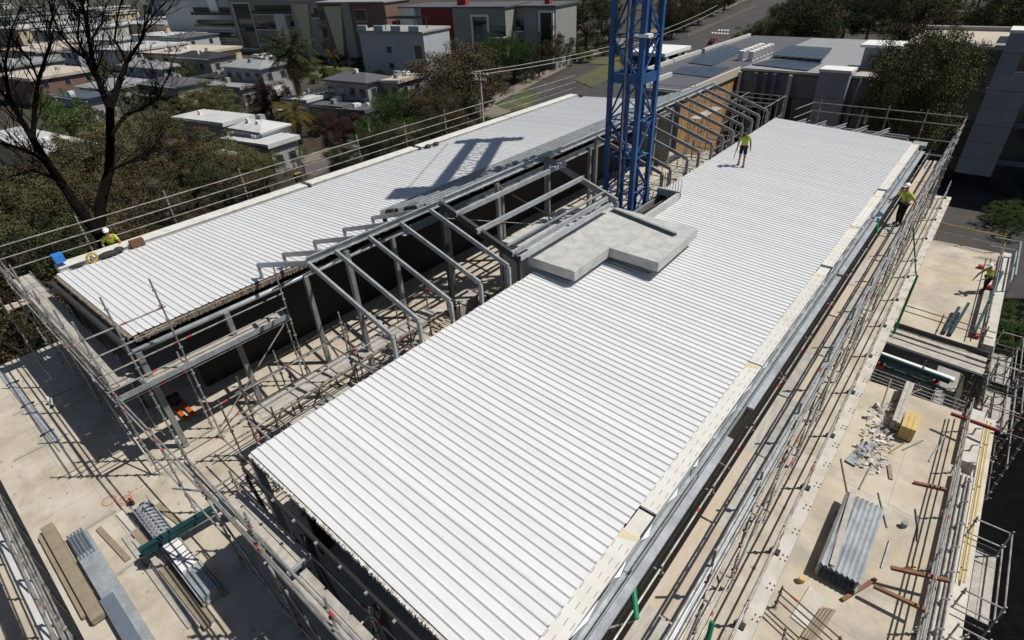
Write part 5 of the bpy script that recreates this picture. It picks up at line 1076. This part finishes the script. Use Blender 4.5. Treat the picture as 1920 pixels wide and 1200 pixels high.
limb([(62,262),(40,225),(15,185),(-10,160)], .18, .09); limb([(62,262),(65,200),(72,150),(85,110),(95,80),(92,40)], .15, .05); limb([(85,300),(45,280),(0,268),(-40,255)], .14, .07); limb([(120,350),(95,330),(60,320),(20,330)], .1, .03); limb([(72,150),(55,110),(30,80)], .07, .03); limb([(15,185),(10,120),(20,60),(40,10)], .09, .03); limb([(238,115),(215,75),(220,30),(230,-5)], .09, .03); limb([(205,320),(250,300),(285,280),(300,260)], .1, .03); limb([(168,80),(190,45),(200,5)], .08, .03); limb([(160,30),(130,5),(120,-20)], .06, .03)
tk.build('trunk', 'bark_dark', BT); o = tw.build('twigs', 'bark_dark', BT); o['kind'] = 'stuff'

# ================================================================== STREET THINGS
def car(label, px, py, m, rz, group=None):
    c = at(px, py, ZG); T = thing('parked_car', label, 'car', (c.x, c.y, ZG+.02), group, rz)
    pr_ = [(-2.2,.35),(2.2,.35),(2.25,.7),(1.35,.85),(.8,1.42),(-1.1,1.45),(-1.9,.95),(-2.25,.85)]; n = len(pr_)
    b = MB(); b.poly([(x,-.88 if z < 1 else -.72,z) for x,z in pr_]+[(x,.88 if z < 1 else .72,z) for x,z in pr_], [tuple(range(n)), tuple(reversed(range(n,2*n)))]+[(i,n+i,n+(i+1)%n,(i+1)%n) for i in range(n)]); b.build('body', m, T, local=True)
    for s in (-1, 1): MB().poly([(-1.5,s*.84,.95),(1.1,s*.84,.92),(.7,s*.745,1.36),(-1.05,s*.745,1.38)], [(0,1,2,3)]).build('side_window', 'glass_dark', T, local=True)
    MB().poly([(1.36,-.7,.9),(1.36,.7,.9),(.86,.64,1.40),(.86,-.64,1.40)], [(0,1,2,3)]).build('windscreen', 'glass_dark', T, local=True); MB().poly([(-1.93,-.7,1.0),(-1.93,.7,1.0),(-1.17,.64,1.45),(-1.17,-.64,1.45)], [(0,1,2,3)]).build('rear_window', 'glass_dark', T, local=True)
    for x in (-1.35, 1.35):
        for s in (-1, 1): MB().tube((x,s*.7,.32), (x,s*.9,.32), .32, 12).build('wheel', 'rubber_black', T, local=True)
    return T
car('dark red car parked on the road by the white crossing stripes', 1337,82, 'car_red', math.radians(100))
car('white car parked under the terrace balconies', 484,112, 'car_white', math.radians(20)); car('second white car parked beside the terrace garage', 500,110, 'car_white', math.radians(20)); car('dark red car parked behind the two white cars', 493,102, 'car_red', math.radians(20))
car('white van shaped car parked behind the dark far trees', 1150,30, 'car_white', math.radians(110)); car('white car parked in the estate lane', 270,80, 'car_white', math.radians(10)); car('second white car parked in the estate lane', 250,82, 'car_white', math.radians(10))
pc = at(907, 243, ZG); PP = thing('power_pole', 'concrete power pole with crossarms behind the guard rails', 'pole', pc)
MB().tube((0,0,0), (0,0,8.2), .19, 10, .12).build('pole', 'concrete_pale', PP, local=True)
for z, w in ((7.8,1.4),(7.0,1.0)):
    MB().bar((-w,-.2,z), (w,.2,z), .12, .14).build('crossarm', 'concrete_pale', PP, local=True)
    for k in (-.9, -.45, .45, .9): MB().tube((k*w,k*.2,z+.07), (k*w,k*.2,z+.3), .06, 6).build('insulator', 'white_paint', PP, local=True)
lp = MB(); pts = [V((-.9+.0*i, 0, 7.2)) for i in range(1)]
lp = MB().path([V((-1.6-.9*math.cos(t), 0, 7.3+.5*math.sin(t))) for t in [i*.5 for i in range(10)]], .05, 6); lp.build('cable_loop', 'white_paint', PP, local=True)
e1 = at(1345,10, ZG+8)
for k, (o1, lab) in enumerate((((-.9,-.2,8.1),'upper power line running up the street from the pole'),((.9,.2,7.9),'lower power line running up the street from the pole'))):
    a = pc+V(o1); pts = [a.lerp(e1+V((k*1.5,0,-k*.6)), t/10)-V((0,0,2.2*4*(t/10)*(1-t/10))) for t in range(11)]
    tag(MB().path(pts, .035, 5).build('power_line', 'offwhite'), lab, 'cable')
bp = at(560, 340, ZG); wb = thing('wheelie_bin', 'dark wheelie bin with yellow lid by the brown fence', 'bin', bp)
MB().poly([(-.26,-.3,0),(.26,-.3,0),(.26,.3,0),(-.26,.3,0),(-.32,-.38,1),(.32,-.38,1),(.32,.38,1),(-.32,.38,1)], [(3,2,1,0),(4,5,6,7),(0,1,5,4),(1,2,6,5),(2,3,7,6),(3,0,4,7)]).build('body', 'rubber_black', wb, local=True); MB().box(-.35, .35, -.42, .42, 1.0, 1.1).build('lid', 'yellow_paint', wb, local=True)
for s in (-.28, .28): MB().tube((s-.03,.34,.1), (s+.03,.34,.1), .1, 8).build('wheel', 'rubber_black', wb, local=True)
def fence(label, a, b_, h, m, step=1.9, boards=True):
    a, b_ = at(*a, ZG), at(*b_, ZG); T = thing('fence', label, 'fence', a); d = b_-a; n = max(1, int(d.length/step)); u = d.normalized()
    for i in range(n+1): MB().bar(u*(i*step), u*(i*step)+V((0,0,h)), .12, .12).build('post', m, T, local=True)
    for i in range(n):
        if boards: 
            for k in range(4): MB().bar(u*(i*step+.05)+V((0,0,.25+k*h*.23)), u*((i+1)*step-.05)+V((0,0,.25+k*h*.23)), .04, h*.2).build('board', m, T, local=True)
        else:
            for k in range(2): MB().bar(u*(i*step)+V((0,0,.5+k*.5)), u*((i+1)*step)+V((0,0,.5+k*.5)), .06, .08).build('rail', m, T, local=True)
fence('brown paling fence beside the wheelie bin', (470,372), (590,330), 1.9, 'bark_brown'); fence('timber rail fence along the footpath of the far road', (1288,72), (1418,14), 1.2, 'footpath', 2.6)
fence('grey fence along the estate gardens', (560,300), (640,262), 1.8, 'bark_brown'); fence('pale fence between the lawns behind the houses', (560,118), (690,125), 1.6, 'offwhite', 2.4, False)
for k, (x, y) in enumerate(((659,120),(666,112),(676,110),(700,118),(590,108))):
    c = at(x, y, ZG); tag(MB().tube(c, c+V((0,0,7)), .09, 8, .06).build('flag_pole', 'offwhite'), 'slim pale pole standing on the lawn before the terraces', 'pole', 'poles on the lawn')
rs = at(1085,135,ZG); sg = thing('road_sign', 'small dark road sign standing on the footpath edge', 'sign', rs); MB().tube((0,0,0), (0,0,2.2), .04, 6).build('post', 'galvanised', sg, local=True); MB().box(-.35, .35, -.03, .03, 1.6, 2.4).build('plate', 'steel_dark', sg, local=True)

# ================================================================== PEOPLE
def skin(name, verts, edges, rad, m, parent, root=0, sub=2):
    me = D.meshes.new(name); me.from_pydata(verts, edges, []); o = D.objects.new(name, me); COL.objects.link(o); o.parent = parent
    sk = o.modifiers.new('skin', 'SKIN'); sk.use_smooth_shade = True; sk.branch_smoothing = .3
    for i, v in enumerate(me.skin_vertices[0].data): r = rad[i]; v.radius = r if isinstance(r, tuple) else (r, r); v.use_root = (i == root)
    s_ = o.modifiers.new('sub', 'SUBSURF'); s_.levels = sub; s_.render_levels = sub
    me.materials.append(MATS[m]); return o
def person(label, loc, face, lean=(0,0), armL=None, armR=None, legs='long', shirt='hivis', pants='navy', hat='helmet', hatm='helmet_white', stride=.0, scale=1.0):
    """armL / armR: elbow and wrist positions in body coordinates (x left, y back, z up); the figure looks towards -y"""
    T = thing('person', label, 'person', loc, None, face); T.scale = (scale,)*3
    lx, ly = lean; hp = V((0,0,.95))
    def tilt(p):  # lean of everything above the hips
        p = V(p); k = max(0, p.z-.95); return V((p.x+lx*k, p.y+ly*k, p.z-.25*k*(lx*lx+ly*ly)))
    sh = tilt((0,0,1.42)); nk = tilt((0,0,1.52)); hd = tilt((0,-.02,1.66)); ht = tilt((0,-.02,1.72))
    sL, sR = tilt((.18,0,1.41)), tilt((-.18,0,1.41)); eL, wL = [V(a) for a in (armL or (tilt((.27,.03,1.12)), tilt((.30,-.06,.88))))]; eR, wR = [V(a) for a in (armR or (tilt((-.27,.03,1.12)), tilt((-.30,-.06,.88))))]
    verts = [hp, tilt((0,0,1.2)), sh, nk, hd, ht, sL, eL, wL, sR, eR, wR]; rad = [(.15,.11),(.145,.1),(.13,.1),.055,.095,.08,.062,.046,.033,.062,.046,.033]
    edges = [(0,1),(1,2),(2,3),(3,4),(4,5),(2,6),(6,7),(7,8),(2,9),(9,10),(10,11)]
    for e, w_, sgn in ((7,8,1),(10,11,-1)):
        d = (verts[w_]-verts[e]).normalized(); side = V((-sgn,0,0)); pi = len(verts); pm = verts[w_]+d*.075; verts.append(pm); rad.append((.04,.024)); edges.append((w_,pi))
        for k in range(4):
            off = V((0,-1,0))*(.03-.02*k); fl = (.075,.085,.08,.065)[k]; a = len(verts); verts += [pm+off+d*.03, pm+off+d*(.03+fl*.55)+side*.006, pm+off+d*(.03+fl)+side*.022]; rad += [.010,.009,.008]; edges += [(pi,a),(a,a+1),(a+1,a+2)]
        a = len(verts); verts += [verts[w_]+d*.03+V((0,-.035,0)), verts[w_]+d*.075+V((0,-.055,0))+side*.012]; rad += [.012,.010]; edges += [(w_,a),(a,a+1)]
    L = {}
    for s_, nm in ((1,'L'),(-1,'R')):
        st = stride*s_; k_ = V((.105*s_, -.04-st*.5, .5)); an = V((.11*s_, .02-st, .09)); to = V((.12*s_, -.15-st, .035)); h_ = V((.09*s_,0,.9)); i = len(verts); verts += [h_, k_, an, to]; rad += [.085,.06,.042,.035]; edges += [(0,i),(i,i+1),(i+1,i+2),(i+2,i+3)]; L[nm] = (h_,k_,an,to)
    skin('body', verts, edges, rad, 'skin', T)
    # shirt
    mL, mR = sL.lerp(eL,.75), sR.lerp(eR,.75)
    skin('shirt', [tilt((0,0,.98)), tilt((0,0,1.2)), tilt((0,0,1.41)), tilt((0,0,1.47)), sL, mL, sR, mR], [(0,1),(1,2),(2,3),(2,4),(4,5),(2,6),(6,7)], [(.175,.135),(.17,.125),(.15,.118),.075,.08,.066,.08,.066], shirt, T)
    for zb_ in (1.10, 1.27): skin('reflective_band', [tilt((0,0,zb_-.02)), tilt((0,0,zb_+.02))], [(0,1)], [(.176,.134),(.176,.134)], 'reflective', T, sub=1)
    skin('tool_belt', [tilt((0,0,.96)), tilt((0,0,1.01))], [(0,1)], [(.186,.15),(.186,.15)], 'brown_leather', T, sub=1)
    if legs == 'short': pv = [hp+V((0,0,.02))]; pe = []; prr = [(.17,.13)]; ends = .6
    else: pv = [hp+V((0,0,.02))]; pe = []; prr = [(.17,.13)]; ends = None
    for nm in 'LR':
        h_, k_, an, to = L[nm]; i = len(pv)
        if legs == 'short': pv += [h_, h_.lerp(k_,.85)]; prr += [.105,.092]; pe += [(0,i),(i,i+1)]
        else: pv += [h_, k_, an+V((0,0,.02))]; prr += [.105,.078,.062]; pe += [(0,i),(i,i+1),(i+1,i+2)]
    skin('trousers' if legs != 'short' else 'shorts', pv, pe, prr, pants, T)
    for nm in 'LR':
        h_, k_, an, to = L[nm]; skin('boot', [an+V((0,.02,.10)), an+V((0,.03,-.03)), to+V((0,-.02,.01))], [(0,1),(1,2)], [.055,.056,.05], 'boot', T, sub=2)
    # hair, eyes, hat
    hb = MB(); hb.ball(hd+V((0,.018,.035)), .098, 12, 8, (1,1.05,.9)); hb.build('hair', 'cap_dark', T, True, True)
    for s_ in (-1, 1): MB().ball(hd+V((.035*s_,-.088,.0)), .013, 6, 4).build('eye', 'rubber_black', T, True, True)
    MB().poly([hd+V((-.014,-.085,-.035)), hd+V((.014,-.085,-.035)), hd+V((0,-.122,-.03)), hd+V((0,-.09,.01))], [(0,2,1),(0,3,2),(1,2,3)]).build('nose', 'skin', T, local=True); MB().box(hd.x-.025, hd.x+.025, hd.y-.095, hd.y-.088, hd.z-.062, hd.z-.052).build('mouth', 'brown_leather', T, local=True)
    for s_ in (-1, 1): MB().ball(hd+V((.095*s_,.01,-.005)), .03, 6, 4, (.4,.8,1)).build('ear', 'skin', T, True, True)
    hm = MB(); n = 14
    for j in range(4):
        t0, t1 = j*math.pi/8, (j+1)*math.pi/8; rr_ = .128
        ring0 = [hd+V((rr_*.95*math.cos(t0)*math.cos(2*math.pi*i/n), rr_*1.12*math.cos(t0)*math.sin(2*math.pi*i/n), .035+rr_*1.0*math.sin(t0))) for i in range(n)]; ring1 = [hd+V((rr_*.95*math.cos(t1)*math.cos(2*math.pi*i/n), rr_*1.12*math.cos(t1)*math.sin(2*math.pi*i/n), .035+rr_*1.0*math.sin(t1))) for i in range(n)]
        hm.poly(ring0+ring1, [(i,(i+1)%n,n+(i+1)%n,n+i) for i in range(n)])
    hm.poly([hd+V((-.1,-.09,.04)), hd+V((.1,-.09,.04)), hd+V((.08,-.21,.025)), hd+V((-.08,-.21,.025)), hd+V((-.1,-.09,.055)), hd+V((.1,-.09,.055)), hd+V((.08,-.21,.035)), hd+V((-.08,-.21,.035))], [(0,1,2,3),(7,6,5,4),(0,4,5,1),(1,5,6,2),(2,6,7,3),(3,7,4,0)])
    hm.build(hat, hatm, T, True, True)
    return T
WP = person('worker in yellow shirt and navy shorts walking on the white roof', (-8.87, 27.75, zr(-8.87)+.02), math.radians(20), legs='short', hat='cap', hatm='cap_dark', stride=.14, scale=1.0)
tag(MB().tube((-9.2,27.55,zr(-9.2)+.35), (-9.18,27.62,zr(-9.2)+.82), .018, 6).build('hammer', 'timber_beam'), 'small hammer held by the worker walking on the roof', 'tool')
person('worker in yellow shirt and white cap leaning over the white parapet', (-26.25, 5.1, 3.0), math.radians(75), lean=(.0,-.25), armL=((.30,-.30,1.12),(.18,-.48,1.0)), armR=((-.32,-.2,1.15),(-.25,-.42,1.02)), hat='cap', hatm='helmet_white', pants='black_cloth')
person('worker in white helmet standing on the walkway beside the gutter', (-1.68, 26.75, 3.02), math.radians(-30), lean=(-.1,-.15), armL=((.42,-.02,1.15),(.52,-.22,1.05)), armR=((-.40,-.05,1.15),(-.42,-.25,1.0)), pants='black_cloth', stride=.05)
person('worker in yellow shirt bending over the guard frame on the terrace', (2.55, 35.4, -2.99), math.radians(-45), lean=(.1,-.45), armL=((.3,-.45,1.05),(.25,-.7,.95)), armR=((-.28,-.4,1.0),(-.2,-.62,.8)), pants='black_cloth', stride=.16)
